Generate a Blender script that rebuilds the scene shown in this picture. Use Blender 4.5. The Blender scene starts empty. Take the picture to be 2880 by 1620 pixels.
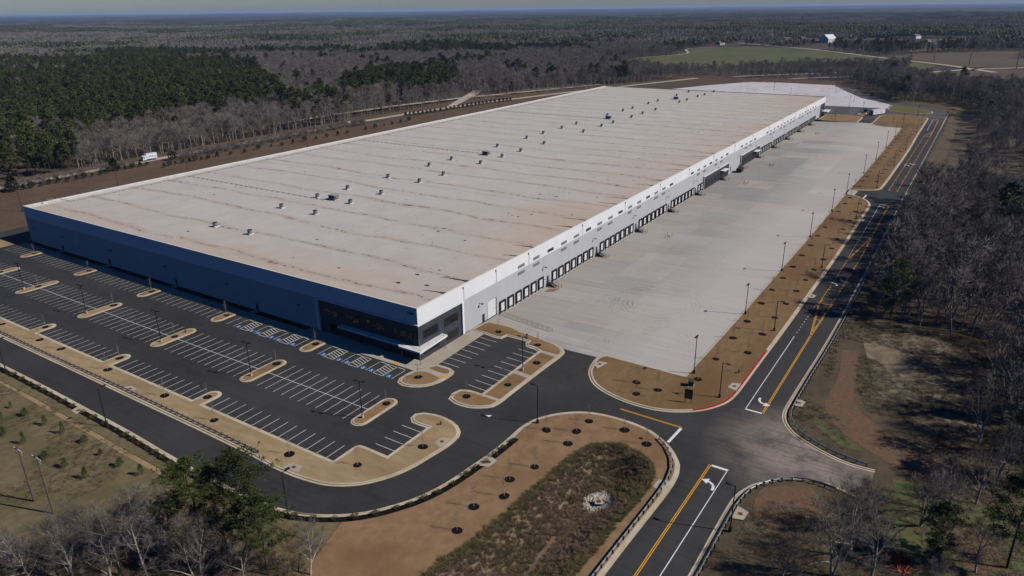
import bpy, math, random, numpy as np
from mathutils import Vector, Matrix
from mathutils.geometry import tessellate_polygon

sc = bpy.context.scene
COL = sc.collection
# ------------------------------------------------------------------ camera
cam_d = bpy.data.cameras.new('camera'); cam = bpy.data.objects.new('camera', cam_d); COL.objects.link(cam)
sc.camera = cam
cam_d.sensor_width = 36; cam_d.lens = 25.141; cam_d.clip_start = 1; cam_d.clip_end = 90000
CAM = Vector((-120.18, -105.28, 80.44))
cam.matrix_world = Matrix(((0.54022821, 0.31132844, -0.78181077, CAM.x),
                           (-0.84143807, 0.18699471, -0.50696642, CAM.y),
                           (-0.01163859, 0.93172291, 0.36298342, CAM.z), (0, 0, 0, 1)))
# ------------------------------------------------------------------ world, sun, exposure
SUN = Vector((0.247, -0.727, 0.640)).normalized()
EL = math.asin(SUN.z); AZ = math.atan2(SUN.x, SUN.y)
w = bpy.data.worlds.new('World'); sc.world = w; w.use_nodes = True
wn = w.node_tree; bg = wn.nodes['Background']
sky = wn.nodes.new('ShaderNodeTexSky'); sky.sky_type = 'NISHITA'; sky.sun_disc = False
sky.sun_elevation = EL; sky.sun_rotation = AZ; sky.altitude = 250; sky.air_density = 1.0
sky.dust_density = 0.6; sky.ozone_density = 2.0
tint = wn.nodes.new('ShaderNodeMix'); tint.data_type = 'RGBA'; tint.blend_type = 'MULTIPLY'
tint.inputs[0].default_value = 1
tco = wn.nodes.new('ShaderNodeTexCoord'); sxyz = wn.nodes.new('ShaderNodeSeparateXYZ'); wn.links.new(tco.outputs['Generated'], sxyz.inputs[0])
rmp = wn.nodes.new('ShaderNodeValToRGB'); rmp.color_ramp.elements[0].color = (.90, 1.02, 1.25, 1); rmp.color_ramp.elements[1].color = (.07, .38, .90, 1)
rmp.color_ramp.elements[0].position = .02; rmp.color_ramp.elements[1].position = .13
wn.links.new(sxyz.outputs[2], rmp.inputs[0]); wn.links.new(rmp.outputs[0], tint.inputs[7])
wn.links.new(sky.outputs[0], tint.inputs[6]); wn.links.new(tint.outputs[2], bg.inputs[0])
bg.inputs[1].default_value = 0.05
sd = bpy.data.lights.new('sun', 'SUN'); so = bpy.data.objects.new('sun', sd); COL.objects.link(so)
sd.energy = 4.6; sd.angle = math.radians(0.53); sd.color = (1.0, 0.95, 0.88)
so.rotation_euler = (-SUN).to_track_quat('-Z', 'Y').to_euler(); so.location = (0, -200, 300)
vs = sc.view_settings; vs.view_transform = 'Standard'; vs.look = 'None'; vs.exposure = -0.1; vs.gamma = 1
cy = sc.cycles
cy.max_bounces = 4; cy.diffuse_bounces = 0; cy.glossy_bounces = 2; cy.transmission_bounces = 2
cy.volume_bounces = 0; cy.transparent_max_bounces = 4; cy.use_denoising = True
R = math.radians
rnd = random.Random(7)

# ------------------------------------------------------------------ helpers
def obj(name, me, parent=None, loc=(0, 0, 0), rz=0):
    o = bpy.data.objects.new(name, me); COL.objects.link(o)
    o.location = loc; o.rotation_euler = (0, 0, rz)
    if parent: o.parent = parent
    return o
def tag(o, label=None, cat=None, group=None, kind=None):
    for k, v in (('label', label), ('category', cat), ('group', group), ('kind', kind)):
        if v: o[k] = v
    return o
def thing(name, label, cat, loc=(0, 0, 0), rz=0, group=None):
    return tag(obj(name, None, None, loc, rz), label, cat, group)
def copy_tree(o, loc=None, rz=None, label=None, group=None, sc_=None):
    def rec(src, par):
        c = src.copy(); COL.objects.link(c)
        if par: c.parent = par
        for ch in src.children: rec(ch, c)
        return c
    c = rec(o, None)
    if loc is not None: c.location = loc
    if rz is not None: c.rotation_euler = (0, 0, rz)
    if sc_: c.scale = (sc_,) * 3 if not isinstance(sc_, tuple) else sc_
    if label: c['label'] = label
    if group: c['group'] = group
    return c
class MB:
    def __init__(s): s.v = []; s.f = []; s.m = []
    def quad(s, pts, m=0):
        n = len(s.v); s.v += [tuple(p) for p in pts]; s.f.append(tuple(range(n, n + len(pts)))); s.m.append(m)
    def poly(s, pts, z=0, m=0, holes=()):
        P = [Vector((p[0], p[1], z if len(p) < 3 else p[2])) for p in list(pts) + [q for h in holes for q in h]]
        n = len(s.v); s.v += [tuple(p) for p in P]
        for t in tessellate_polygon([[Vector((p[0], p[1], 0)) for p in l] for l in [pts, *holes]]):
            a, b, c = P[t[0]], P[t[1]], P[t[2]]
            cr = (b.x - a.x) * (c.y - a.y) - (b.y - a.y) * (c.x - a.x)
            if abs(cr) < 1e-9: continue
            s.f.append((n + t[0], n + t[1], n + t[2]) if cr > 0 else (n + t[0], n + t[2], n + t[1])); s.m.append(m)
    def box(s, x0, x1, y0, y1, z0, z1, m=0):
        n = len(s.v)
        s.v += [(x, y, z) for z in (z0, z1) for x, y in ((x0, y0), (x1, y0), (x1, y1), (x0, y1))]
        for f in ((0, 3, 2, 1), (4, 5, 6, 7), (0, 1, 5, 4), (1, 2, 6, 5), (2, 3, 7, 6), (3, 0, 4, 7)):
            s.f.append(tuple(n + i for i in f)); s.m.append(m)
    def prism(s, pts, z0, z1, m=0, ms=None):
        a = sum(pts[i][0] * pts[(i + 1) % len(pts)][1] - pts[(i + 1) % len(pts)][0] * pts[i][1] for i in range(len(pts)))
        if a < 0: pts = pts[::-1]
        s.poly(pts, z1, m)
        for i in range(len(pts)):
            p, q = pts[i], pts[(i + 1) % len(pts)]
            s.quad([(p[0], p[1], z0), (q[0], q[1], z0), (q[0], q[1], z1), (p[0], p[1], z1)], m if ms is None else ms)
    def tube(s, pts, rs, n=6, m=0, cap=True):
        pts = [Vector(p) for p in pts]
        if not isinstance(rs, (list, tuple)): rs = [rs] * len(pts)
        rings = []
        for i, p in enumerate(pts):
            d = (pts[min(i + 1, len(pts) - 1)] - pts[max(i - 1, 0)])
            if d.length < 1e-9: d = Vector((0, 0, 1))
            d.normalize()
            u = d.cross(Vector((0, 0, 1)) if abs(d.z) < .95 else Vector((1, 0, 0))).normalized(); v = d.cross(u)
            k = len(s.v); rings.append(k)
            s.v += [tuple(p + (u * math.cos(2 * math.pi * j / n) + v * math.sin(2 * math.pi * j / n)) * rs[i]) for j in range(n)]
        for a, b in zip(rings, rings[1:]):
            for j in range(n):
                s.f.append((a + j, a + (j + 1) % n, b + (j + 1) % n, b + j)[::-1]); s.m.append(m)
        if cap:
            s.f.append(tuple(rings[-1] + j for j in range(n))[::-1]); s.m.append(m)
            s.f.append(tuple(rings[0] + j for j in range(n))); s.m.append(m)
    def strip(s, pts, w0, w1, z, m=0, closed=False, z1=None):
        a = offs(pts, w0, closed); b = offs(pts, w1, closed); z1 = z if z1 is None else z1
        n = len(pts)
        for i in range(n if closed else n - 1):
            j = (i + 1) % n
            q = [(a[i][0], a[i][1], z), (a[j][0], a[j][1], z), (b[j][0], b[j][1], z1), (b[i][0], b[i][1], z1)]
            nx = (Vector(q[1]) - Vector(q[0])).cross(Vector(q[2]) - Vector(q[0]))
            s.quad(q if nx.z >= 0 else q[::-1], m)
    def wallstrip(s, pts, w, z0, z1, m=0, closed=False):
        a = offs(pts, w, closed); n = len(pts)
        for i in range(n if closed else n - 1):
            j = (i + 1) % n
            s.quad([(a[i][0], a[i][1], z0), (a[j][0], a[j][1], z0), (a[j][0], a[j][1], z1), (a[i][0], a[i][1], z1)], m)
    def add(s, o, mat):
        n = len(s.v); s.v += [tuple(mat @ Vector(v)) for v in o.v]
        s.f += [tuple(n + i for i in f) for f in o.f]; s.m += o.m
    def mesh(s, name, mats, smooth=False):
        me = bpy.data.meshes.new(name); me.from_pydata(s.v, [], s.f)
        for m in (mats if isinstance(mats, (list, tuple)) else [mats]): me.materials.append(m)
        me.polygons.foreach_set('material_index', s.m)
        if smooth: me.polygons.foreach_set('use_smooth', [True] * len(s.f))
        me.update(); return me
    def build(s, name, mats, parent=None, loc=(0, 0, 0), rz=0, smooth=False):
        return obj(name, s.mesh(name, mats, smooth), parent, loc, rz)
def offs(pts, d, closed=False):
    # shifts a polyline sideways: positive = to the left of its direction
    if d == 0: return [(p[0], p[1]) for p in pts]
    n = len(pts); out = []
    for i in range(n):
        a = pts[(i - 1) % n] if (closed or i) else None
        b = pts[(i + 1) % n] if (closed or i < n - 1) else None
        p = pts[i]; ns = []
        for q0, q1 in ((a, p), (p, b)):
            if q0 is None or q1 is None: continue
            dx, dy = q1[0] - q0[0], q1[1] - q0[1]; L = math.hypot(dx, dy) or 1; ns.append((-dy / L, dx / L))
        if len(ns) == 1: nx, ny = ns[0]; k = 1
        else:
            nx, ny = ns[0][0] + ns[1][0], ns[0][1] + ns[1][1]; L = math.hypot(nx, ny) or 1; nx /= L; ny /= L
            k = 1 / max(.5, nx * ns[0][0] + ny * ns[0][1])
        out.append((p[0] + nx * d * k, p[1] + ny * d * k))
    return out
def smooth_line(pts, closed=False, step=1.2, sharp=48):
    # Catmull-Rom through the points; corners sharper than `sharp` degrees stay corners
    n = len(pts); out = []
    P = [Vector((p[0], p[1])) for p in pts]
    def corner(i):
        if not closed and i in (0, n - 1): return True
        a = P[i] - P[i - 1]; b = P[(i + 1) % n] - P[i]
        if a.length < 1e-6 or b.length < 1e-6: return True
        return math.degrees(a.angle(b)) > sharp
    for i in range(n if closed else n - 1):
        p1, p2 = P[i], P[(i + 1) % n]; L = (p2 - p1).length
        t1 = (p2 - p1) if corner(i) else (p2 - P[i - 1]).normalized() * L
        t2 = (p2 - p1) if corner((i + 1) % n) else (P[(i + 2) % n] - p1).normalized() * L
        k = max(1, min(10, int(L / step))) if L < 40 else 4
        for j in range(k):
            t = j / k; h = t * t * (3 - 2 * t)
            q = p1 * (1 - h) + p2 * h + (t1 * (t ** 3 - 2 * t * t + t) + t2 * (t ** 3 - t * t))
            out.append((q.x, q.y))
    if not closed: out.append(pts[-1])
    return out
def ccw(pts):
    a = sum(pts[i][0] * pts[(i + 1) % len(pts)][1] - pts[(i + 1) % len(pts)][0] * pts[i][1] for i in range(len(pts)))
    return pts if a > 0 else pts[::-1]
def inside(px, py, poly):
    px = np.asarray(px, float); py = np.asarray(py, float); r = np.zeros(px.shape, bool); n = len(poly)
    for i in range(n):
        x0, y0 = poly[i][:2]; x1, y1 = poly[(i + 1) % n][:2]
        if y0 == y1: continue
        c = ((y0 > py) != (y1 > py)) & (px < (x1 - x0) * (py - y0) / (y1 - y0) + x0); r ^= c
    return r
def ordinal(k):
    names = ['first', 'second', 'third', 'fourth', 'fifth', 'sixth', 'seventh', 'eighth', 'ninth', 'tenth', 'eleventh', 'twelfth']
    if k < 12: return names[k]
    k += 1; return f"{k}{'th' if 10 <= k % 100 <= 20 else {1: 'st', 2: 'nd', 3: 'rd'}.get(k % 10, 'th')}"

# ------------------------------------------------------------------ materials
def mat(name, c1, c2=None, scale=.5, rough=.85, c3=None, scale3=.04, stretch=(1, 1, 1), bump=0, bscale=4, spec=.3, metal=0,
        lo=.38, hi=.62, lo3=.45, hi3=.65, detail=6, space='pos', perobj=0, emit=0):
    m = bpy.data.materials.new(name); m.use_nodes = True; t = m.node_tree; N = t.nodes; Lk = t.links
    b = N['Principled BSDF']; b.inputs['Roughness'].default_value = rough; b.inputs['Metallic'].default_value = metal
    b.inputs['Specular IOR Level'].default_value = spec
    b.inputs['Base Color'].default_value = (*c1, 1)
    if c2 is None: return m
    if space == 'pos': src = N.new('ShaderNodeNewGeometry').outputs['Position']
    else: src = N.new('ShaderNodeTexCoord').outputs['Object']
    mp = N.new('ShaderNodeMapping'); mp.inputs['Scale'].default_value = stretch; Lk.new(src, mp.inputs[0])
    def noise(s, d=6, w=None):
        n = N.new('ShaderNodeTexNoise'); n.inputs['Scale'].default_value = s; n.inputs['Detail'].default_value = d
        n.inputs['Roughness'].default_value = .62; Lk.new(mp.outputs[0], n.inputs['Vector']); return n.outputs['Fac']
    def ramp(f, lo, hi):
        r = N.new('ShaderNodeMapRange'); r.inputs[1].default_value = lo; r.inputs[2].default_value = hi; Lk.new(f, r.inputs[0]); return r.outputs[0]
    def mix(f, a, bb, mode='MIX'):
        x = N.new('ShaderNodeMix'); x.data_type = 'RGBA'; x.blend_type = mode
        if isinstance(f, (int, float)): x.inputs[0].default_value = f
        else: Lk.new(f, x.inputs[0])
        for s_, v in ((6, a), (7, bb)):
            if isinstance(v, tuple): x.inputs[s_].default_value = (*v, 1)
            else: Lk.new(v, x.inputs[s_])
        return x.outputs[2]
    c = mix(ramp(noise(scale, detail), lo, hi), c1, c2)
    if c3: c = mix(ramp(noise(scale3, 4), lo3, hi3), c, c3)
    if perobj:
        oi = N.new('ShaderNodeObjectInfo'); hs = N.new('ShaderNodeHueSaturation')
        mr = N.new('ShaderNodeMapRange'); mr.inputs[3].default_value = 1 - perobj; mr.inputs[4].default_value = 1 + perobj
        Lk.new(oi.outputs['Random'], mr.inputs[0]); Lk.new(mr.outputs[0], hs.inputs['Value']); Lk.new(c, hs.inputs['Color'])
        m2 = N.new('ShaderNodeMath'); m2.operation = 'MULTIPLY'; m2.inputs[1].default_value = 7.31; Lk.new(oi.outputs['Random'], m2.inputs[0])
        m3 = N.new('ShaderNodeMath'); m3.operation = 'FRACT'; Lk.new(m2.outputs[0], m3.inputs[0])
        mr2 = N.new('ShaderNodeMapRange'); mr2.inputs[3].default_value = .5 - perobj * .08; mr2.inputs[4].default_value = .5 + perobj * .05
        Lk.new(m3.outputs[0], mr2.inputs[0]); Lk.new(mr2.outputs[0], hs.inputs['Hue']); c = hs.outputs[0]
    Lk.new(c, b.inputs['Base Color'])
    if bump:
        bp = N.new('ShaderNodeBump'); bp.inputs['Strength'].default_value = bump; bp.inputs['Distance'].default_value = .1
        Lk.new(noise(bscale, 4), bp.inputs['Height']); Lk.new(bp.outputs[0], b.inputs['Normal'])
    return m
class G:
    """small math-node builder used by the larger surface materials"""
    def __init__(s, m): s.t = m.node_tree; s.N = s.t.nodes; s.L = s.t.links
    def _in(s, sock, v):
        if isinstance(v, (int, float)): sock.default_value = v
        elif isinstance(v, tuple): sock.default_value = (*v, 1) if len(v) == 3 and sock.type == 'RGBA' else v
        else: s.L.new(v, sock)
    def m(s, op, a, b=0.0, c=0.0):
        n = s.N.new('ShaderNodeMath'); n.operation = op; s._in(n.inputs[0], a); s._in(n.inputs[1], b); s._in(n.inputs[2], c); return n.outputs[0]
    def pos(s):
        n = s.N.new('ShaderNodeSeparateXYZ'); g = s.N.new('ShaderNodeNewGeometry'); s.P = g.outputs['Position']; s.L.new(s.P, n.inputs[0]); return n.outputs
    def vec(s, x, y, z=0.0):
        n = s.N.new('ShaderNodeCombineXYZ'); s._in(n.inputs[0], x); s._in(n.inputs[1], y); s._in(n.inputs[2], z); return n.outputs[0]
    def noise(s, v, scale, detail=5, rough=.6):
        n = s.N.new('ShaderNodeTexNoise'); n.inputs['Scale'].default_value = scale; n.inputs['Detail'].default_value = detail
        n.inputs['Roughness'].default_value = rough; s.L.new(v, n.inputs['Vector']); return n.outputs['Fac']
    def white(s, v):
        n = s.N.new('ShaderNodeTexWhiteNoise'); s.L.new(v, n.inputs['Vector']); return n.outputs['Value']
    def rng(s, f, a, b, c=0.0, d=1.0):
        n = s.N.new('ShaderNodeMapRange'); s._in(n.inputs[0], f)
        for i, v in ((1, a), (2, b), (3, c), (4, d)): s._in(n.inputs[i], v)
        return n.outputs[0]
    def mix(s, f, a, b, mode='MIX'):
        n = s.N.new('ShaderNodeMix'); n.data_type = 'RGBA'; n.blend_type = mode; s._in(n.inputs[0], f); s._in(n.inputs[6], a); s._in(n.inputs[7], b); return n.outputs[2]
    def out(s, c): s.L.new(c, s.N['Principled BSDF'].inputs['Base Color'])

M = {}
M['ground'] = mat('leaf_litter', (.060, .043, .030), (.095, .070, .048), .12, c3=(.050, .042, .028), scale3=.01)
M['farland'] = mat('far_forest', (.020, .028, .020), (.055, .046, .040), .0016, c3=(.014, .024, .014), scale3=.0004, stretch=(1, 1, 1), lo=.42, hi=.58)
M['tan'] = mat('dormant_grass', (.230, .138, .064), (.280, .176, .088), .9, c3=(.185, .104, .044), scale3=.07, bump=.5, bscale=6, stretch=(1, .35, 1))
M['brown'] = mat('brown_dormant_grass', (.180, .105, .047), (.215, .135, .063), .9, c3=(.150, .082, .033), scale3=.06, bump=.5, bscale=6, stretch=(.35, 1, 1))
M['straw'] = mat('straw_grass', (.36, .265, .145), (.30, .21, .11), .7, c3=(.25, .17, .09), scale3=.12, bump=.4, stretch=(1, .3, 1))
M['lawn'] = mat('basin_lawn', (.270, .170, .090), (.215, .132, .068), .5, c3=(.190, .108, .050), scale3=.09, bump=.5, bscale=7)
M['field'] = mat('field_grass', (.185, .142, .074), (.130, .100, .052), .6, c3=(.100, .086, .036), scale3=.06, bump=.5)
M['scrub'] = mat('scrub_grass', (.112, .078, .043), (.072, .056, .032), .45, c3=(.060, .046, .028), scale3=.08, bump=.9, bscale=3)
M['berm'] = mat('berm_soil', (.120, .070, .045), (.085, .052, .034), .35, c3=(.115, .082, .045), scale3=.05, bump=.5)
M['clay'] = mat('red_clay', (.175, .088, .048), (.110, .066, .040), .9, c3=(.110, .082, .050), scale3=.35, bump=.6)
M['green'] = mat('green_grass', (.062, .092, .022), (.110, .110, .042), .9, c3=(.085, .066, .030), scale3=.2, bump=.6)
M['meadow'] = mat('winter_meadow', (.085, .092, .032), (.115, .105, .045), .02, c3=(.070, .080, .028), scale3=.006, stretch=(1, 2.5, 1))
M['pasture'] = mat('pasture', (.115, .088, .055), (.092, .076, .046), .02, c3=(.086, .060, .040), scale3=.006)
M['yellowgrass'] = mat('yellow_grass', (.130, .110, .018), (.100, .090, .015), .3)
M['kerb'] = mat('kerb_concrete', (.50, .42, .31), (.42, .33, .22), .6, c3=(.55, .47, .37), scale3=.12, rough=.8)
M['redkerb'] = mat('red_paint', (.36, .010, .008), (.28, .010, .008), 2)
M['walk'] = mat('walk_concrete', (.44, .40, .33), (.38, .34, .28), .5, c3=(.36, .31, .24), scale3=.1)
M['mulch'] = mat('dark_mulch', (.007, .006, .006), (.014, .011, .010), 4, bump=.6, spec=.05)
M['paint'] = mat('white_paint', (.78, .77, .74), (.66, .65, .62), 3, rough=.6)
M['yellow'] = mat('yellow_paint', (.74, .36, .022), (.62, .29, .02), 3, rough=.6)
M['blue'] = mat('blue_paint', (.022, .115, .36), (.02, .10, .30), 3, rough=.6)
M['stain'] = mat('roof_dirt', (.020, .016, .013), (.035, .027, .022), .8)
M['white'] = mat('white_wall', (.74, .745, .75), (.70, .705, .71), .15, rough=.7, stretch=(1, 1, .3))
M['grey'] = mat('grey_wall', (.46, .46, .475), (.43, .43, .445), .25, rough=.7, stretch=(1.5, 1, .2))
M['dark'] = mat('charcoal_wall', (.050, .051, .068), (.044, .045, .060), .4, rough=.6)
M['black'] = mat('black_rubber', (.012, .012, .013), (.018, .018, .019), 2, rough=.7)
M['steel'] = mat('dark_steel', (.022, .021, .022), (.03, .028, .028), 2, rough=.5)
M['bronze'] = mat('bronze_pole', (.016, .013, .012), (.022, .018, .016), 2, rough=.5)
M['galv'] = mat('galvanised', (.27, .275, .28), (.20, .205, .21), 1.5, rough=.5, metal=.3)
M['rail'] = mat('guardrail_steel', (.44, .46, .48), (.34, .36, .38), 1.0, rough=.38, metal=.5)
M['grille'] = mat('louver_grey', (.20, .21, .22), (.16, .17, .18), 4)
M['glass'] = mat('dark_glass', (.010, .013, .014), None, rough=.08, spec=.6)
M['door'] = mat('door_white', (.68, .68, .68), (.62, .62, .62), 1)
M['wood'] = mat('pole_wood', (.130, .105, .080), (.090, .070, .055), 3)
M['pale'] = mat('pale_wood', (.62, .58, .50), (.5, .46, .4), 3)
M['bark'] = mat('grey_bark', (.400, .365, .315), (.230, .200, .170), 1.2, space='obj', perobj=.25)
M['twig'] = mat('twigs', (.165, .146, .130), (.110, .096, .086), .5, space='obj', perobj=.28)
M['forest_twig'] = mat('forest_twigs', (.205, .180, .162), (.138, .121, .110), .3, space='obj', perobj=.34)
M['brush'] = mat('red_brown_brush', (.130, .085, .065), (.095, .075, .055), .5, space='obj', perobj=.3)
M['pbark'] = mat('pine_bark', (.075, .055, .042), (.050, .036, .028), 2, space='obj')
M['needle'] = mat('pine_needles', (.036, .054, .010), (.058, .072, .016), .6, space='obj', perobj=.35, rough=.7)
M['fneedle'] = mat('forest_pine_needles', (.046, .060, .016), (.072, .080, .022), .5, space='obj', perobj=.38, rough=.7)
M['sapling'] = mat('sapling_needles', (.060, .085, .022), (.085, .100, .030), 1.5, space='obj', perobj=.2)
M['shrub'] = mat('shrub_leaves', (.030, .032, .012), (.055, .042, .018), 2, space='obj', perobj=.3)
M['cedar'] = mat('cedar_leaves', (.022, .028, .012), (.038, .038, .018), 2, space='obj', perobj=.3)
M['rust'] = mat('rusty_iron', (.170, .050, .018), (.11, .035, .014), 3)
M['stone'] = mat('riprap_stone', (.62, .58, .50), (.40, .35, .28), 1.2, space='obj')
M['drygrass'] = mat('basin_grass', (.235, .155, .112), (.165, .112, .070), .15, c3=(.140, .108, .055), scale3=.06)
M['drygreen'] = mat('basin_green_grass', (.120, .108, .040), (.170, .130, .060), .2)
M['water'] = mat('pond_water', (.030, .040, .060), None, rough=.15)
M['red'] = mat('red_iron', (.35, .02, .015), None, rough=.5)
M['orange'] = mat('orange_mesh', (.60, .060, .025), (.42, .05, .02), 4)
M['roofing'] = mat('house_roof', (.10, .095, .09), (.14, .13, .12), .5)
M['vpaint'] = mat('vehicle_white', (.72, .73, .74), None, rough=.3, spec=.5)
M['vdark'] = mat('vehicle_dark', (.02, .022, .026), None, rough=.35, spec=.5)
M['vblue'] = mat('vehicle_blue', (.10, .30, .62), None, rough=.4)
M['greenbox'] = mat('green_cabinet', (.03, .055, .035), None, rough=.5)
M['solar'] = mat('sign_face', (.016, .018, .028), None, rough=.25, spec=.5)
M['membrane'] = mat('white_membrane', (.66, .65, .62), (.56, .54, .50), .3)

# asphalt: old grey road, newer black lot, sweeping tyre marks, seams
def asphalt():
    m = mat('asphalt', (.032, .032, .033)); g = G(m); x, y, z = g.pos()
    n1 = g.noise(g.P, .35, 8, .7); n2 = g.noise(g.P, .03, 4); n3 = g.noise(g.P, 9, 3)
    c = g.mix(g.rng(n1, .35, .65), (.023, .0228, .023), (.038, .0372, .0368))
    c = g.mix(g.rng(n2, .42, .62), c, (.047, .0455, .0445))
    c = g.mix(g.rng(n3, .35, .75, 0, .35), c, (.055, .054, .052))
    # lighter weathered main road, dusty at the crossing
    road = g.rng(y, -72.5, -71.5, 1, 0)
    c = g.mix(g.m('MULTIPLY', road, .75), c, g.mix(g.rng(n1, .3, .7), (.040, .0395, .039), (.052, .050, .048)))
    d = g.m('SQRT', g.m('ADD', g.m('POWER', g.m('SUBTRACT', x, 7.5), 2.0), g.m('POWER', g.m('MULTIPLY', g.m('SUBTRACT', y, -90.0), .95), 2.0)))
    dust = g.m('MULTIPLY', g.rng(d, 6, 20, 1, 0), g.rng(g.noise(g.P, .16, 7, .7), .30, .56))
    c = g.mix(g.m('MULTIPLY', dust, .95), c, (.310, .250, .205))
    # turning tyre tracks round the median nose
    d2 = g.m('SQRT', g.m('ADD', g.m('POWER', g.m('SUBTRACT', x, 24.0), 2.0), g.m('POWER', g.m('SUBTRACT', y, -54.0), 2.0)))
    tr = g.m('MULTIPLY', g.rng(g.m('SINE', g.m('MULTIPLY', d2, 3.3)), .82, 1), g.m('MULTIPLY', g.rng(d2, 15, 17), g.rng(d2, 25, 30, 1, 0)))
    c = g.mix(g.m('MULTIPLY', tr, g.rng(n1, .4, .62, 0, .35)), c, (.070, .066, .062))
    c = g.mix(g.m('MULTIPLY', g.rng(x, 470, 520), .75), c, (.115, .110, .104))
    # oil drips and rectangular repair patches
    spot = g.m('MULTIPLY', g.rng(g.noise(g.P, .9, 2), .70, .76), g.rng(n2, .4, .6))
    c = g.mix(g.m('MULTIPLY', spot, .6), c, (.012, .012, .012))
    pt = g.rng(g.white(g.vec(g.m('FLOOR', g.m('DIVIDE', x, 11.0)), g.m('FLOOR', g.m('DIVIDE', y, 23.0)), 2.0)), .0, 1.0, 0, .22)
    c = g.mix(pt, c, (.020, .020, .0205))
    # faint streaks along the drive lanes
    st = g.noise(g.vec(g.m('MULTIPLY', x, 2.2), g.m('MULTIPLY', y, .05)), 1.0, 4)
    c = g.mix(g.rng(st, .50, .72, 0, .6), c, (.019, .019, .0195))
    g.out(c); g.N['Principled BSDF'].inputs['Roughness'].default_value = .82
    return m
M['asphalt'] = asphalt()

# truck court: rectangular pours of different age, joints, tyre rings, tan dust
def court():
    m = mat('court_concrete', (.36, .34, .32)); g = G(m); x, y, z = g.pos()
    n1 = g.noise(g.P, .5, 7, .7); n2 = g.noise(g.P, .028, 5)
    c = g.mix(g.rng(n1, .3, .7), (.350, .338, .315), (.415, .398, .370))
    c = g.mix(g.rng(n2, .42, .62, 0, .8), c, (.400, .350, .300))
    pw = g.vec(g.m('FLOOR', g.m('DIVIDE', x, 13.6)), g.m('FLOOR', g.m('DIVIDE', y, 20.0)))
    wn = g.white(pw)
    c = g.mix(g.rng(wn, 0, 1, 0, .45), c, (.25, .252, .248))
    c = g.mix(g.rng(g.white(g.vec(g.m('FLOOR', g.m('DIVIDE', x, 9.06)), g.m('FLOOR', g.m('DIVIDE', y, 15.0)), 9.0)), .55, 1, 0, .5), c, (.46, .435, .405))
    old = g.m('MULTIPLY', g.m('MULTIPLY', g.rng(x, 196, 198), g.rng(x, 372, 376, 1, 0)), g.rng(g.white(g.vec(g.m('FLOOR', g.m('DIVIDE', x, 17.2)), g.m('FLOOR', g.m('DIVIDE', g.m('ADD', y, 60.0), 16.0)), 3.0)), .40, .42))
    c = g.mix(g.m('MULTIPLY', old, .62), c, g.mix(g.rng(n1, .3, .7), (.215, .216, .212), (.262, .260, .252)))
    st = g.noise(g.vec(g.m('MULTIPLY', x, 1.6), g.m('MULTIPLY', y, .06)), 1.0, 5, .65)
    c = g.mix(g.rng(st, .50, .75, 0, .75), c, (.262, .252, .238))
    st2 = g.noise(g.vec(g.m('MULTIPLY', x, .9), g.m('MULTIPLY', y, .05), 5.0), 1.0, 4)
    c = g.mix(g.rng(st2, .52, .72, 0, .8), c, (.47, .415, .365))
    jx = g.m('ABSOLUTE', g.m('SUBTRACT', g.m('FRACT', g.m('DIVIDE', x, 4.53)), .5)); jy = g.m('ABSOLUTE', g.m('SUBTRACT', g.m('FRACT', g.m('DIVIDE', y, 5.0)), .5))
    j = g.m('MAXIMUM', g.rng(jx, .482, .492), g.rng(jy, .486, .494))
    c = g.mix(g.m('MULTIPLY', j, .28), c, (.17, .165, .155))
    for cx_, cy_, r0, r1, k in ((64, -36, 8, 19, .75), (45, -47, 6, 12, .7), (38, -44, 11, 16, .55), (90, -34, 10, 20, .35), (150, -32, 9, 18, .25)):
        wob = g.m('MULTIPLY', g.noise(g.P, .12, 3), 5.0)
        d = g.m('ADD', wob, g.m('SQRT', g.m('ADD', g.m('POWER', g.m('SUBTRACT', x, cx_ * 1.0), 2.0), g.m('POWER', g.m('MULTIPLY', g.m('SUBTRACT', y, cy_ * 1.0), 1.15), 2.0))))
        rg = g.m('MULTIPLY', g.rng(g.m('SINE', g.m('MULTIPLY', d, 4.4)), .60, 1), g.m('MULTIPLY', g.rng(d, r0, r0 + 2.0), g.rng(d, r1 - 2.0, r1, 1, 0)))
        rg = g.m('MULTIPLY', rg, g.rng(g.noise(g.P, .16, 3), .43, .60))
        c = g.mix(g.m('MULTIPLY', rg, k), c, (.13, .125, .12))
    c = g.mix(g.rng(y, -26, -46, 0, .55), c, (.500, .462, .430))
    edge = g.rng(g.m('ADD', y, g.m('MULTIPLY', n1, 8.0)), -2, 8)
    c = g.mix(g.m('MULTIPLY', edge, .35), c, (.40, .33, .26))
    g.out(c); return m
M['court'] = court()

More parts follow.
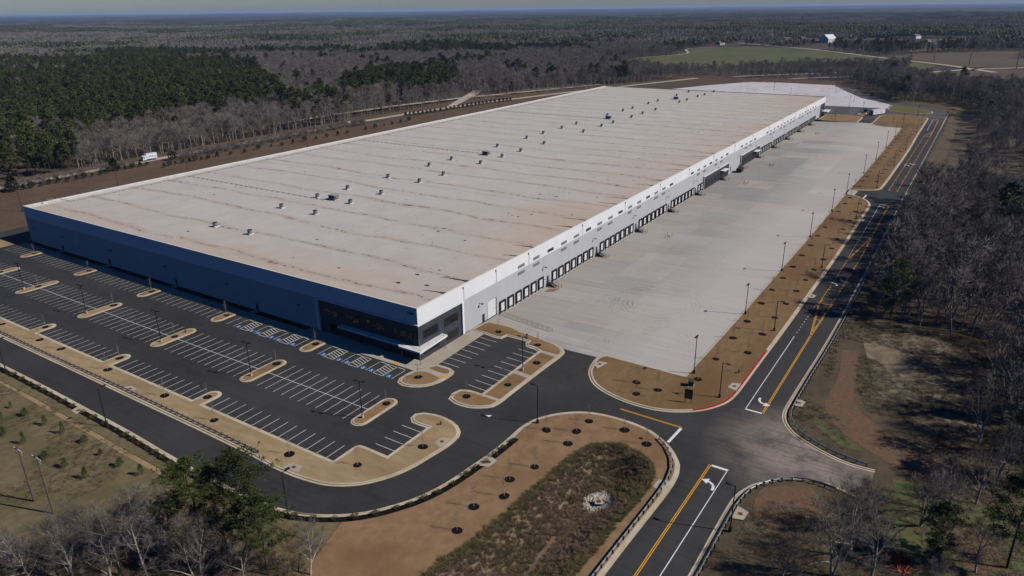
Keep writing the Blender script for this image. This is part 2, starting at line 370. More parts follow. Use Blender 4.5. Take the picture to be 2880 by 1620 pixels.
# membrane roof: rust tan washes near the low edges, ponding lines every two bays, lap seams
def roof():
    m = mat('roof_membrane', (.52, .49, .455)); g = G(m); x, y, z = g.pos()
    n1 = g.noise(g.P, .10, 7, .65); n2 = g.noise(g.P, .018, 4); n3 = g.noise(g.P, .9, 5)
    c = g.mix(g.rng(n1, .3, .7), (.445, .422, .390), (.510, .488, .455))
    lap = g.noise(g.vec(g.m('MULTIPLY', x, .05), g.m('MULTIPLY', y, 1.3)), 1.0, 3)
    c = g.mix(g.rng(lap, .46, .70, 0, .32), c, (.410, .345, .280))
    tan = g.m('MAXIMUM', g.rng(g.m('ADD', y, g.m('MULTIPLY', n1, 50.0)), 18, 90, 1, 0), g.rng(g.m('ADD', x, g.m('MULTIPLY', n1, 34.0)), 12, 48, 1, 0))
    c = g.mix(g.m('MULTIPLY', tan, g.rng(n2, .30, .66, .20, .85)), c, (.465, .345, .245))
    wob = g.m('MULTIPLY', g.m('SUBTRACT', g.noise(g.vec(x, g.m('MULTIPLY', y, .4)), .06, 3), .5), 13.0)
    ph = g.m('FRACT', g.m('ADD', g.m('DIVIDE', g.m('ADD', x, wob), 17.2), .15))
    dist = g.m('ABSOLUTE', g.m('SUBTRACT', ph, .5))
    wide = g.m('MULTIPLY', g.rng(dist, .0, .13, 1, 0), g.rng(n1, .38, .66))
    c = g.mix(g.m('MULTIPLY', wide, .75), c, (.300, .215, .155))
    dash = g.m('MULTIPLY', g.rng(dist, .006, .030, 1, 0), g.rng(g.noise(g.vec(g.m('MULTIPLY', x, .15), g.m('MULTIPLY', y, .55)), 1.0, 4), .49, .60))
    c = g.mix(g.m('MULTIPLY', dash, .9), c, (.110, .085, .066))
    dist2 = g.m('ABSOLUTE', g.m('SUBTRACT', g.m('FRACT', g.m('ADD', g.m('DIVIDE', g.m('ADD', x, g.m('MULTIPLY', wob, .6)), 17.2), .42)), .5))
    dash2 = g.m('MULTIPLY', g.rng(dist2, .004, .016, 1, 0), g.rng(g.noise(g.vec(g.m('MULTIPLY', x, .15), g.m('MULTIPLY', y, .7), 4.0), 1.0, 4), .56, .66))
    c = g.mix(g.m('MULTIPLY', dash2, .7), c, (.20, .155, .12))
    sm = g.m('ABSOLUTE', g.m('SUBTRACT', g.m('FRACT', g.m('DIVIDE', x, 103.4)), .5))
    sm = g.m('ABSOLUTE', g.m('SUBTRACT', sm, .5))
    c = g.mix(g.m('MULTIPLY', g.rng(sm, .0008, .0024, 1, 0), .62), c, (.15, .14, .13))
    g.out(c); return m
M['roof'] = roof()

# ------------------------------------------------------------------ terrain
def far_h(x, y):
    x = np.asarray(x, float); y = np.asarray(y, float)
    r = np.hypot(x - 200, y); s = np.clip((r - 1500) / 2600, 0, 1); s = s * s * (3 - 2 * s)
    t = np.clip((r - 8000) / 24000, 0, 1)
    a = np.sin(x * .0031 + 1.1) * np.cos(y * .0027 + .4) + .6 * np.sin(x * .0011 - y * .0016 + 2.0) + .35 * np.sin(x * .0058 + y * .0049)
    b = np.sin(x * .00042 + .6) * np.cos(y * .00051 + 1.9) + .5 * np.sin(x * .0013 - y * .0009)
    return -1.6 + s * (7 * a + 3) + t * (34 + 26 * b)
def site(x, y):
    x = np.asarray(x, float); y = np.asarray(y, float)
    a = (x > -140) & (x < 800) & (y > -86) & (y < 318)
    b = (x > -110) & (x < 84) & (y > -150) & (y <= -86)
    return a | b
def gz(x, y):
    return np.where(site(x, y), -.03, far_h(x, y))
nA, radii = 720, list(np.geomspace(40, 6500, 46)) + list(np.geomspace(6800, 46000, 70))
gv = [(200.0, 0.0, -1.6)]; gf = []
grn = np.random.default_rng(3)
for r in radii:
    th = np.arange(nA) * 2 * math.pi / nA
    xs = 200 + r * np.cos(th); ys = r * np.sin(th); zs = far_h(xs, ys)
    zs = np.where(np.hypot(xs + 35, ys + 57) < 70, -4.6, zs)
    if r > 6600: zs = zs + 9 + grn.uniform(-6, 6, nA) * (1 + r / 30000)      # rough canopy of the far woods
    gv += list(zip(xs.tolist(), ys.tolist(), zs.tolist()))
for j in range(nA): gf.append((0, 1 + j, 1 + (j + 1) % nA))
for i in range(len(radii) - 1):
    a = 1 + i * nA; b = a + nA
    gf += [(a + j, b + j, b + (j + 1) % nA, a + (j + 1) % nA) for j in range(nA)]
gme = bpy.data.meshes.new('ground'); gme.from_pydata(gv, [], gf)
gme.materials.append(M['ground']); gme.materials.append(M['farland'])
mi = [0] * nA
for i in range(len(radii) - 1): mi += [1 if radii[i] > 6000 else 0] * nA
gme.polygons.foreach_set('material_index', mi); gme.update()
tag(obj('ground', gme), kind='structure')

def structure(name, mb, mats, **k): return tag(mb.build(name, mats, **k), kind='structure')
COURT_Z = -1.1
# site pad, with the well of the truck court left open
BASIN = smooth_line([(-10.6, -52.5), (-8.8, -54.9), (-7.4, -58.1), (-8, -60.9), (-9.3, -63.9), (-10.9, -65.6), (-13.1, -66.8), (-16.7, -67.6), (-20, -67.7), (-27.1, -67.2), (-35.8, -66.8), (-43.5, -66.3), (-60, -64), (-70, -50), (-55.7, -46.5), (-52.2, -46.8), (-48.5, -48.1), (-42.2, -48.7), (-35.5, -49.6), (-31.1, -49.8), (-22.6, -50.4), (-16.1, -51)], True, 2)
def edge_dist(x, y, poly):
    x = np.asarray(x, float); y = np.asarray(y, float); d = np.full(x.shape, 1e9)
    for (x0, y0), (x1, y1) in zip(poly, poly[1:] + poly[:1]):
        L2 = (x1 - x0) ** 2 + (y1 - y0) ** 2 + 1e-9; t = np.clip(((x - x0) * (x1 - x0) + (y - y0) * (y1 - y0)) / L2, 0, 1)
        d = np.minimum(d, np.hypot(x - x0 - t * (x1 - x0), y - y0 - t * (y1 - y0)))
    return d
def basin_z(x, y):
    t = np.clip(edge_dist(x, y, BASIN) / 7.5, 0, 1); return .14 - 3.1 * t * t * (3 - 2 * t)
b = MB(); zp = -.03
b.poly([(-140, -86), (31, -86), (31, 318), (-140, 318)], zp, 0, [BASIN])
for p in ( [(31, -86), (466, -86), (466, -30), (31, -30)], [(466, -86), (800, -86), (800, 318), (466, 318)],
          [(34, 0), (466, 0), (466, 318), (34, 318)], [(31, -30), (31.3, -20), (34, 0), (34, 318), (31, 318)], [(-110, -150), (84, -150), (84, -86), (-110, -86)]):
    b.poly(p, zp)
for p, q, d in (((84, -86), (800, -86), (0, -7)), ((84, -150), (84, -86), (8, 0)), ((-110, -150), (84, -150), (0, -8)), ((800, -86), (800, 318), (10, 0)), ((800, 318), (-140, 318), (0, 10)), ((-140, 318), (-140, -86), (-10, 0))):
    b.quad([(p[0], p[1], zp), (p[0] + d[0], p[1] + d[1], -1.7), (q[0] + d[0], q[1] + d[1], -1.7), (q[0], q[1], zp)])
structure('grass', b, M['scrub'])

def sheet(name, polys, z, m, holes=()):
    b = MB()
    for p in polys: b.poly(p, z, 0, holes)
    return structure(name, b, m)
# open ground of different kinds lying on the pad
sheet('grass', [[(-140, 203), (-140, -30), (-60, -45), (-45, -34.5), (-52.8, -26.5), (-57.6, -14), (-58.4, 0), (-57.2, 50), (-57, 203)]], .02, M['field'])
sheet('grass', [smooth_line([(-60.5, 203), (-60.7, 80), (-61.5, 40), (-62, 10), (-60.8, -8), (-57.5, -8), (-58, 20), (-57.2, 80), (-57, 203)], True)], .05, M['straw'])
sheet('berm', [[(9, 215.5), (460, 215.5), (560, 215), (560, 262), (470, 268), (200, 297), (20, 299), (-140, 299), (-140, 216)]], .02, M['berm'])
sheet('berm', [[(-140, 306), (110, 306), (460, 298), (530, 270), (560, 262), (560, 316), (-140, 317)]], .01, M['berm'])
sheet('grass', [[(-48, 192.2), (-5.6, 192.2), (-5.2, 204.6), (-48, 204.6)]], .12, M['straw'])
sheet('grass', [[(-5.2, 191.6), (480, 191.6), (480, 204.6), (-5.2, 204.6)]], .03, M['berm'])
sheet('dirt', [smooth_line([(60, -86.9), (50, -88.2), (42, -88.6), (34, -88.4), (29, -88.6), (24, -90.6), (20.5, -93), (17.5, -96), (15, -100), (12.5, -104), (10, -110), (13, -117), (18, -112), (22, -104), (26, -99.5), (31, -95), (37, -93), (44, -92.5), (52, -91.5), (61, -90.5)], True)], .0, M['clay'])
sheet('grass', [smooth_line([(23.5, -87.6), (21.5, -87.6), (18.5, -89.6), (16.2, -92), (14.3, -95.2), (14.8, -98.4), (17.3, -95.8), (19.5, -92.6), (22, -90)], True)], .01, M['green'])
sheet('grass', [smooth_line([(8, -104), (4, -105), (-6, -104), (-14, -107), (-20, -112), (-14, -121), (-4, -126), (6, -121), (12, -112)], True)], .0, M['green'])
sheet('dirt', [smooth_line([(0, -112), (-6, -113), (-12, -118), (-6, -122), (1, -117)], True)], .01, M['clay'])
sheet('dirt', [smooth_line([(-6, -85.5), (-11, -84.5), (-17, -86), (-15, -92), (-8, -97), (-2, -92)], True)], .0, M['clay'])
sheet('grass', [smooth_line([(70, -90), (78, -97), (80, -106), (70, -113), (56, -115), (44, -116), (36, -118), (28, -112), (34, -104), (42, -97), (54, -94)], True)], .0, mat('pale_straw', (.225, .180, .120), (.150, .115, .072), .5, c3=(.110, .085, .050), scale3=.15, bump=.8))
sheet('grass', [smooth_line([(235, -94), (252, -92.5), (300, -93), (358, -95), (356, -126), (323, -132), (306, -106), (290, -98), (250, -97)], True)], -1.52, M['pasture'])
sheet('pond', [smooth_line([(283, -109), (318, -118), (314, -130), (278, -134), (250, -129), (234, -114)], True)], -1.5, M['water'])

# ------------------------------------------------------------------ asphalt
strip_edge = [(-47.9, 203), (-47.9, 107.1), (-47.9, 80.7), (-48.0, 57.1), (-48.1, 37.2), (-48.2, 16.7), (-48.5, 0), (-48.8, -4.7), (-48.7, -9.5), (-48.3, -13.1), (-47.5, -17), (-46, -20), (-44, -22.5), (-41.2, -24.6), (-38, -26.2), (-34.5, -27.2), (-30.5, -27.8), (-27.2, -28.3), (-24.7, -28.4), (-22.5, -28.2), (-20.9, -27.4), (-19.5, -25.7), (-18.7, -23.8), (-18.3, -21.6), (-18.4, -19), (-19, -16.9), (-20.2, -15.7), (-21.6, -15.9), (-22.6, -17), (-22.7, -18.8), (-22.5, -21.3), (-27.0, -21.3), (-33, -21.2), (-35.4, -21.2), (-35.3, -14.7), (-35.4, -13.8), (-36, -13.4), (-42.1, -13.4), (-42.1, 203)]
drive_outer = [(-56.4, 203), (-56.3, 87.6), (-56.3, 68), (-56.5, 53), (-56.9, 30.8), (-57.5, 17.2), (-57.8, 8.9), (-57.9, -.2), (-57.6, -10.1), (-57.4, -13.1), (-56.9, -16.2), (-56.1, -19.3), (-54.8, -22.2), (-53, -25.2), (-51, -27.8), (-48.5, -30.1), (-45.6, -32.1), (-42.4, -33.9), (-38.6, -35.3), (-35.2, -36.1), (-31.9, -36.6), (-29.2, -36.9), (-25.3, -37.4), (-21.2, -37.7), (-16.8, -37.8), (-12.9, -37.7), (-10.3, -38.1), (-8, -38.9), (-5.4, -40.5), (-2.9, -42.8), (-1.3, -45), (-.2, -47.3), (.5, -50.4), (.7, -53.8), (.5, -57.2), (-.3, -60.6), (-1.1, -62.2), (-2.3, -64), (-3.9, -66), (-6.1, -67.9), (-8.2, -69.3), (-10.4, -70), (-13.1, -70.4), (-16.3, -70.5), (-19.9, -70.4), (-27, -70.1), (-34.2, -69.8), (-48, -69.4), (-75, -68.8)]
median = [(23.6, -37), (20.4, -37.4), (16.7, -38.5), (14.2, -40), (11.8, -42.2), (10.1, -45.1), (9.1, -47.9), (8.5, -50.6), (8.2, -53.9), (8.4, -57.2), (9.3, -60.5), (11.1, -63.8), (13.4, -66.5), (16.4, -68.6), (19.2, -69.9), (21.8, -70.5), (25.6, -70.8), (30.4, -70.9), (42.5, -71.1), (60, -71.5), (92, -71.9), (120, -72.2), (150, -72.3), (187.5, -72.2), (205.1, -72.2), (214.4, -72), (221.4, -70.4), (226.3, -67.6), (230, -63.8), (231.7, -59.6), (153, -59.6), (92, -59.2), (67, -59), (26, -58.4), (26, -50), (26.1, -42), (26, -38.2), (25.2, -37.4)]
median_n = [(241.1, -59.6), (244.2, -67.6), (247.6, -71.3), (254.6, -72.1), (293.6, -72.6), (364.3, -72.9), (430.4, -72.2), (505, -71.9), (513, -71.4), (518.5, -69.3), (521.5, -64), (523.5, -55), (522, -46), (515, -41), (505, -39.5), (480, -39.6), (462.2, -40.2), (455, -47.6), (453, -59.8), (364.5, -60.2), (280.3, -60.1)]
road_r = [(-75, -80.7), (-34.3, -81.3), (-24.8, -81.3), (-14.7, -81.4), (-11.9, -81.6), (-9.3, -82.3), (-6.7, -83.5), (-4.6, -85.2), (-2.6, -87), (-.9, -89.3), (0, -91.6), (.2, -93.8), (-.3, -97.5), (-1.5, -101)]
road_r2 = [(9.0, -101), (8.9, -96.9), (9.4, -94.5), (10.4, -91.8), (11.7, -89.2), (13, -87), (14.7, -85), (16.6, -83.6), (19, -82.5), (21.6, -82), (25.5, -81.9), (38.3, -82.3), (56.8, -82.9), (79.4, -83.3), (107.5, -83.4), (149.3, -83.5), (247.5, -83.2), (400, -83.5), (548.8, -83.4), (565, -80.9), (575.1, -76.5), (580.5, -69.8), (586.9, -59.5), (594.8, -48.7), (606.8, -37.6), (633.2, -23.1), (660.9, -13), (693.2, -1.9), (741.2, 20.6), (762.3, 37.5)]
road_n = [(752, 44), (736, 33), (690, 13), (655, -1), (628, -11), (608, -24.8), (596, -33), (586.7, -38.6), (560, -38.6), (557, 9), (500, 9), (499.3, -1), (466, -.5), (466, -31), (31, -31), (31.3, -20), (34, -.4), (-.3, -.4), (-.3, 205.3), (480, 205.3), (480, 215), (-.4, 215), (-56.4, 215)]
out = smooth_line(drive_outer) + smooth_line(road_r) + smooth_line(road_r2) + road_n
sheet('road', [out], 0, M['asphalt'])
sheet('road', [ccw(smooth_line([(-140, 299.2), (38, 299.5), (110, 299), (200, 299.5), (300, 298.5), (366, 294), (426, 284.5), (474, 274), (560, 252), (650, 224), (760, 190), (762, 197), (652, 231), (562, 259), (475, 281), (428, 291), (367, 300.5), (300, 305), (200, 306), (110, 305.5), (38, 306), (-140, 306)]))], .03, M['walk'])
sheet('road', [ccw([(250, 349), (310, 349), (388, 340), (458, 325), (520, 303), (640, 262), (642, 268), (522, 310), (459, 332), (389, 347), (310, 356), (250, 356)])], .03, M['walk'])
sheet('road', [ccw([(495, 332), (440, 309), (398, 291), (390, 294), (434, 316), (488, 341), (530, 362), (534, 355)])], .04, M['walk'])

def raised(pts, top, closed=True, z=.14, gutter=.55, kerb=.35, red=None):
    """lawn top, kerb with a real step, and pale gutter pan round it"""
    P = ccw(pts)
    k = MB(); k.strip(P, 0, kerb, .15, 0, True); k.wallstrip(P, 0, 0, .15, 0, True); k.strip(P, -gutter, 0, .006, 0, True, z1=.012)
    structure('kerb', k, M['kerb'])
    l = MB(); l.poly(offs(P, kerb - .01, True), z); structure('lawn', l, top)
def capsule(x0, x1, yc, hw, r0=True, r1=True):
    p = []
    if r1: p += [(x1 - hw + hw * math.cos(a), yc + hw * math.sin(a)) for a in np.linspace(-math.pi / 2, math.pi / 2, 11)]
    else: p += [(x1, yc - hw), (x1, yc + hw)]
    if r0: p += [(x0 + hw + hw * math.cos(a), yc + hw * math.sin(a)) for a in np.linspace(math.pi / 2, 3 * math.pi / 2, 11)]
    else: p += [(x0, yc + hw), (x0, yc - hw)]
    return p
LY = [162.4, 136.8, 100.5, 64.8, 28.8, -7.2]
for y in LY: raised(capsule(-29.9, -17.9, y, 1.65), M['straw'] if y > 60 else M['tan'], gutter=.4, kerb=.3)
for y in (173.9, 137.7, 101.3, 65.2, 29.0): raised(capsule(-11.5, -5.1, y, 1.65, True, False), M['tan'], gutter=.4, kerb=.3)
# strip peninsula with three fingers into the front row
S = smooth_line(strip_edge[:-2], False)
for y in (-13.4,): S.append((-42.1, y))
for y in (29.0, 65.1, 101.4, 137.6):
    S += [(-42.1, y - 1.6)] + [(-38.1 + 1.6 * math.cos(a), y + 1.6 * math.sin(a)) for a in np.linspace(-math.pi / 2, math.pi / 2, 11)] + [(-42.1, y + 1.6)]
S.append((-42.1, 203))
raised(S, M['straw'], gutter=.5, kerb=.35)
# kerb along the outer side of the drive and the bottom lawn
P = smooth_line(drive_outer)
k = MB(); k.strip(P, 0, -.4, .15); k.wallstrip(P, 0, 0, .15); k.strip(P, .55, 0, .006, z1=.012); structure('kerb', k, M['kerb'])
i0 = min(range(len(P)), key=lambda i: math.hypot(P[i][0] + 42.4, P[i][1] + 33.9))
lb = [p for p in offs(P, -.39)[i0 - 8:]] + [(-112, -68), (-112, -36), (-75, -34)]
sheet('lawn', [lb], .14, M['lawn'], [BASIN])
lf = [p for p in offs(P, -.39)[:i0 - 7]] + [(-60, -28), (-61, 10), (-60, 60), (-60, 203)]
sheet('lawn', [lf], .14, M['field'])
for seg in (road_r, road_r2[:19]):
    P = smooth_line(seg)
    k = MB(); k.strip(P, 0, -.35, .13); k.wallstrip(P, 0, 0, .13); k.strip(P, .45, 0, .006, z1=.012); structure('kerb', k, M['kerb'])
raised(smooth_line(median, True), M['brown'], gutter=.55, kerb=.45)
raised(smooth_line(median_n, True), M['brown'], gutter=.6, kerb=.5)
raised(smooth_line([(469.7, -2.2), (500.5, -2.6), (503, -5), (503.5, -14), (502, -24), (499, -27.6), (494.7, -28.7), (484.2, -29.1), (467, -29.4), (466.4, -18.2), (466.6, -8.2)], True), M['tan'])
raised(smooth_line([(555.7, -39.6), (583, -40), (578, -47), (573.3, -54.7), (565, -64), (558.2, -70.1), (551.4, -72), (543.7, -71.2), (537.4, -64.3), (539.1, -54.1), (546.7, -45.7)], True), M['yellowgrass'])
raised(smooth_line([(511.4, -23.6), (526.4, -24), (526.0, -27.2), (516.9, -28.5), (508.3, -28.5), (506.2, -26.6)], True), M['tan'])
raised(smooth_line([(-5.2, -2.6), (-9.6, -2.3), (-11.1, -3.1), (-11.6, -4.8), (-11.2, -6.6), (-10.2, -8.4), (-8, -10.2), (-4.8, -11), (-1.9, -11), (-.7, -10.5), (0, -9), (0, -5.2), (-2.8, -4)], True), M['walk'])
raised(smooth_line([(-10.9, -17.9), (-8.8, -17.2), (-6.9, -17.6), (-6.1, -19.3), (-6.1, -23), (7.6, -23), (19.6, -22.9), (20.4, -21.1), (20.7, -18.6), (22.2, -17.6), (23.4, -17.4), (23.4, -10.4), (21.2, -10), (20.9, -8.7), (21.5, -4.6), (21.4, -.6), (25.6, -.9), (27.9, -1.4), (28.1, -9), (27, -12), (26.2, -18), (24.9, -24.4), (23.6, -26.8), (22.1, -28), (20.2, -28.3), (12.7, -28.1), (6.1, -28), (-1.3, -27.9), (-6.9, -27.9), (-8.8, -27.5), (-10.5, -25.6), (-11.6, -23.2), (-11.7, -20)], True, sharp=60), M['walk'], kerb=.3)
def lawn(p, z=.165, m='tan'): sheet('lawn', [p], z, M[m])
lawn(smooth_line([(-5.3, -3.2), (-9.4, -2.7), (-10.6, -3.3), (-11, -4.8), (-9.7, -8), (-7.8, -9.7), (-4.9, -10.2), (-4.1, -5.4)], True))
lawn(smooth_line([(-2.3, -4.6), (-.5, -5.4), (-.5, -9.1), (-1, -10), (-2, -10.3), (-2.6, -9.6)], True))
lawn([(21.9, -1.1), (25.6, -1.3), (27.6, -1.8), (27.7, -9), (26.6, -12), (25.8, -18), (24.6, -24), (23.4, -26.2), (21.9, -27.4), (20.2, -27.8), (20.2, -23.2), (21.1, -20.8), (21.3, -18.6), (22.4, -18.1), (23.8, -17.9), (23.8, -10.2), (21.6, -9.7), (21.4, -8.7), (21.9, -4.6)])
lawn([(19.0, -23.4), (18.6, -27.6), (7.4, -27.5), (7.8, -23.4)])
lawn([(6.2, -23.4), (5.8, -27.5), (-5.6, -27.4), (-5.6, -23.4)])
lawn(smooth_line([(-10.4, -18.2), (-8.8, -17.7), (-7.2, -18), (-6.6, -19.5), (-6.5, -23.2), (-6.6, -27.2), (-8.6, -27), (-10.1, -25.3), (-11.1, -23), (-11.2, -20)], True))
# sidewalks round the building
b = MB(); b.prism([(-5.2, -2.7), (-2.6, -4.2), (0, -5.2), (21.2, -4.7), (21.3, -.5), (-.35, -.5), (-.35, 38), (-2.4, 38), (-2.4, 191), (-5.2, 191)], 0, .15); structure('sidewalk', b, M['walk'])
b = MB(); b.poly([(-2.38, 38.5), (-.35, 38.5), (-.35, 191), (-2.38, 191)], .10); structure('mulch', b, M['mulch'])
for x0, x1, y0, y1 in ((-5.1, -4.0, 3.2, 4.7), (-4.4, -3.6, -10.7, -9.4)):
    b = MB(); b.box(x0, x1, y0, y1, .151, .168); structure('warning_pad', b, M['yellow'])
# red fire-lane face on the nose of the median
P = smooth_line(median, True); ia = min(range(len(P)), key=lambda i: math.hypot(P[i][0] - 12, P[i][1] + 65)); ib = min(range(len(P)), key=lambda i: math.hypot(P[i][0] - 52, P[i][1] + 71.3))
b = MB(); seg = P[ia:ib]; b.strip(seg, -.012, .42, .158); b.wallstrip(seg, -.012, .016, .158); structure('fire_lane_paint', b, M['redkerb'])

# ------------------------------------------------------------------ truck court
b = MB()
xs = [34] + list(range(50, 460, 20)) + [466]
for a, c in zip(xs, xs[1:]): b.quad([(a, -30, .02), (c, -30, .02), (c, 0, COURT_Z), (a, 0, COURT_Z)])
b.quad([(31, -30, .02), (34, -30, .02), (34, 0, COURT_Z), (31.3, -20, -.35)])
b.poly([(466, -30), (466, -40.4), (453.2, -47), (453, -59.5), (364, -60), (200, -60), (92, -59.3), (26, -58.6), (26.2, -38.4), (24.2, -36.8), (23.9, -28.2), (25.2, -24.5), (26.5, -18), (27.4, -11), (28.3, -2), (25, -.5), (34, -.5), (31.3, -20), (31, -30)], .02)
b.poly([(231.7, -59.4), (241.1, -59.4), (240.5, -63.8), (230.3, -63.6)], .02)
b.quad([(34, -.5, .02), (34, -.5, COURT_Z), (31.3, -20, -.35), (31.3, -20, .02)]); b.quad([(34, -.5, .02), (34, 0, .02), (34, 0, COURT_Z), (34, -.5, COURT_Z)])
b.quad([(31.3, -20, .02), (31.3, -20, -.35), (31, -30, .02)]); b.quad([(466, 0, .02), (466, -30, .02), (466, 0, COURT_Z)])
structure('truck_court', b, M['court'])
b = MB(); b.poly([(499.6, 9.5), (556.9, 9.1), (559.7, -38.2), (586.7, -38.1), (596, -32.6), (608.2, -24.4), (628.3, -8.8), (682.1, 13), (739.8, 34.5), (746, 90), (739, 123.6), (687, 152.7), (600, 186), (499.6, 186)], .03)
structure('trailer_yard', b, mat('yard_concrete', (.56, .55, .56), (.47, .46, .47), .05, c3=(.52, .49, .49), scale3=.012, stretch=(.4, 1, 1)))
rs = random.Random(5); b = MB()
for i in range(90):
    x = rs.uniform(560, 735); y = rs.uniform(0, 130); L = rs.uniform(4, 22)
    if rs.random() < .5: b.poly([(x, y), (x + L, y), (x + L, y + .9), (x, y + .9)], .05)
    else: b.poly([(x, y), (x + 1.1, y), (x + 1.1, y + L * .7), (x, y + L * .7)], .055)
structure('survey_paint', b, mat('pink_paint', (.52, .14, .17), (.48, .25, .26), .3))

# ------------------------------------------------------------------ painted markings
ZP = .018
wl = MB(); yl = MB(); bl = MB()
def line(mb, p, q, w=.11, z=ZP):
    p = Vector(p); q = Vector(q); d = (q - p); L = d.length; d /= L; n = Vector((-d.y, d.x)) * w / 2
    k = max(1, int(L / 30)); 
    for i in range(k):
        a = p + d * L * i / k; c = p + d * L * (i + 1) / k
        mb.quad([(*(a - n), z), (*(c - n), z), (*(c + n), z), (*(a + n), z)])
def dbl(mb, p, q, w=.16, gap=.30):
    p = Vector(p); q = Vector(q); n = Vector((-(q - p).y, (q - p).x)).normalized() * gap / 2
    line(mb, p + n, q + n, w); line(mb, p - n, q - n, w)
for c in LY[1:]:
    for k_ in range(11):
        y = c + 3.85 + 2.743 * k_
        if c == 136.8 and k_ > 7: continue
        line(wl, (-29.7, y), (-18.2, y))
    line(wl, (-24, c + 1.7), (-24, (LY[LY.index(c) - 1]) - 1.7), .13)
for k_ in range(12): line(wl, (-29.7, 166.2 + 2.743 * k_), (-18.2, 166.2 + 2.743 * k_))
line(wl, (-24, 164.2), (-24, 200), .13)
for c0, n in ((-11.0, 14), (32.9, 11), (69.0, 11), (105.2, 11), (141.3, 10)):
    for k_ in range(n): line(wl, (-41.6, c0 + 2.743 * k_), (-36.7, c0 + 2.743 * k_))
for c0, n in ((69.0, 11), (105.1, 11), (141.3, 11), (177.6, 5)):
    for k_ in range(n): line(wl, (-10.9, c0 + 2.743 * k_), (-5.8, c0 + 2.743 * k_))
for y in (60.3, 57.3, 40.9, 32.9, 24.3, 16.0, 7.9, -.4, 49.1): line(wl, (-10.9, y), (-5.8, y))
for y0, y1 in ((51.4, 54.4), (43.7, 46.7), (35.4, 38.6), (18.8, 21.9), (10.7, 13.7), (2.4, 5.4)):
    for y in (y0, y1): line(wl, (-10.9, y), (-5.8, y), .13)
    line(wl, (-10.9, y0), (-10.9, y1), .13); line(wl, (-5.8, y0), (-5.8, y1), .13)
    for j in range(1, 6): line(wl, (-11.2 + .85 * j, y0), (-10.3 + .85 * j, y1), .15, ZP + .003)
for y0, y1 in ((47.3, 49.0), (41.9, 43.6), (33.2, 35.3), (22.3, 24.2), (14.0, 15.8), (5.7, 7.6), (.0, 2.1), (55, 57)):
    line(wl, (-5.7, y0), (-5.7, y1), .16, ZP + .004)
def isa(cx, cy):
    s = 1.45
    bl.quad([(cx - s / 2, cy - s / 2, ZP), (cx + s / 2, cy - s / 2, ZP), (cx + s / 2, cy + s / 2, ZP), (cx - s / 2, cy + s / 2, ZP)])
    z = ZP + .004; T = lambda u, v: (cx + v * s, cy - u * s)      # u to the right, v up as a driver reads it
    def bar(p, q, w): line(wl, T(*p), T(*q), w * s, z)
    n = 8
    wl.quad([(*T(-.06 + .075 * math.cos(a), .33 + .075 * math.sin(a)), z) for a in np.linspace(0, 2 * math.pi, n, False)][::-1])
    bar((-.06, .25), (-.04, .0), .09); bar((-.05, .10), (.14, .10), .07); bar((-.04, -.02), (.16, -.02), .08); bar((.15, -.02), (.24, -.26), .08); bar((.22, -.26), (.32, -.24), .06)
    A = [math.radians(d) for d in range(120, 346, 25)]
    for a, c in zip(A, A[1:]): bar((-.03 + .23 * math.cos(a), -.12 + .23 * math.sin(a)), (-.03 + .23 * math.cos(c), -.12 + .23 * math.sin(c)), .06)
for y in (55.8, 50.4, 47.8, 42.4, 39.6, 34.1, 22.9, 17.4, 14.7, 9.3, 6.6, 1.0): isa(-10.2, y)
for p, q in (((18.6, -5.2), (18.4, -10.5)), ((15.9, -5.2), (15.6, -10.5)), ((13.1, -5.2), (12.9, -10.5)), ((10.4, -5.2), (10.1, -10.5)), ((7.6, -5.1), (7.4, -10.5)), ((4.9, -5.1), (4.7, -10.5)), ((2.1, -5.1), (2, -10.5))): line(wl, p, q)
for k_ in range(9): line(wl, (18.0 - 2.72 * k_, -17.4), (17.75 - 2.72 * k_, -22.8))
for x in (-25.0, -27.6, -30.25, -32.95): line(wl, (x, -15.8), (x, -21.0))
for k_ in range(16):
    line(wl, (505 + 2.75 * k_, 3), (505 + 2.75 * k_, -3)); line(wl, (505 + 2.75 * k_, -14), (505 + 2.75 * k_, -20))
# main road
dbl(yl, (-4.9, -74.6), (-75, -73.6)); line(wl, (-5, -74.9), (-5, -78.0), .6); line(wl, (-5.1, -77.9), (-75, -76.6), .16)
dbl(yl, (18.7, -78.1), (64.4, -78.5)); line(wl, (18.7, -74.5), (18.7, -78.0), .5); line(wl, (18.8, -74.5), (61.9, -75), .16)
for k_ in range(12): line(wl, (64.2 + 2.05 * k_, -75.05 - .035 * k_), (64.9 + 2.05 * k_, -75.06 - .035 * k_), .15)
dbl(yl, (64.4, -78.5), (89.2, -75.9)); dbl(yl, (64.4, -78.5), (89.2, -79.2))
for x, y0, y1 in ((89, -76, -79.1), (82.5, -76.6, -79.0), (76, -77.3, -78.8), (70.5, -77.8, -78.7)): line(yl, (x, y0), (x, y1), .25)
def dashed(y0, y1, xa, xb, solid_side):
    line(yl, (xa, y0), (xb, y1), .13)
    n = int((xb - xa) / 12)
    for i in range(n):
        x = xa + 12 * i; t = (x - xa) / (xb - xa); y = y0 + (y1 - y0) * t + solid_side * .32
        line(yl, (x, y), (x + 3.5, y), .13)
dashed(-75.9, -76.3, 89, 135, -1); dashed(-79.2, -79.7, 89, 135, 1)
dbl(yl, (134.5, -76.4), (166, -79.4)); dbl(yl, (134.5, -79.8), (166, -79.5)); dbl(yl, (164.8, -79.4), (218.6, -79.1))
for x, y0 in ((136, -76.6), (143, -77.3), (150, -78.0), (156, -78.6)): line(yl, (x, y0), (x, -79.6), .25)
for k_ in range(14): line(wl, (137 + 2.05 * k_, -76.0), (137.7 + 2.05 * k_, -76.0), .15)
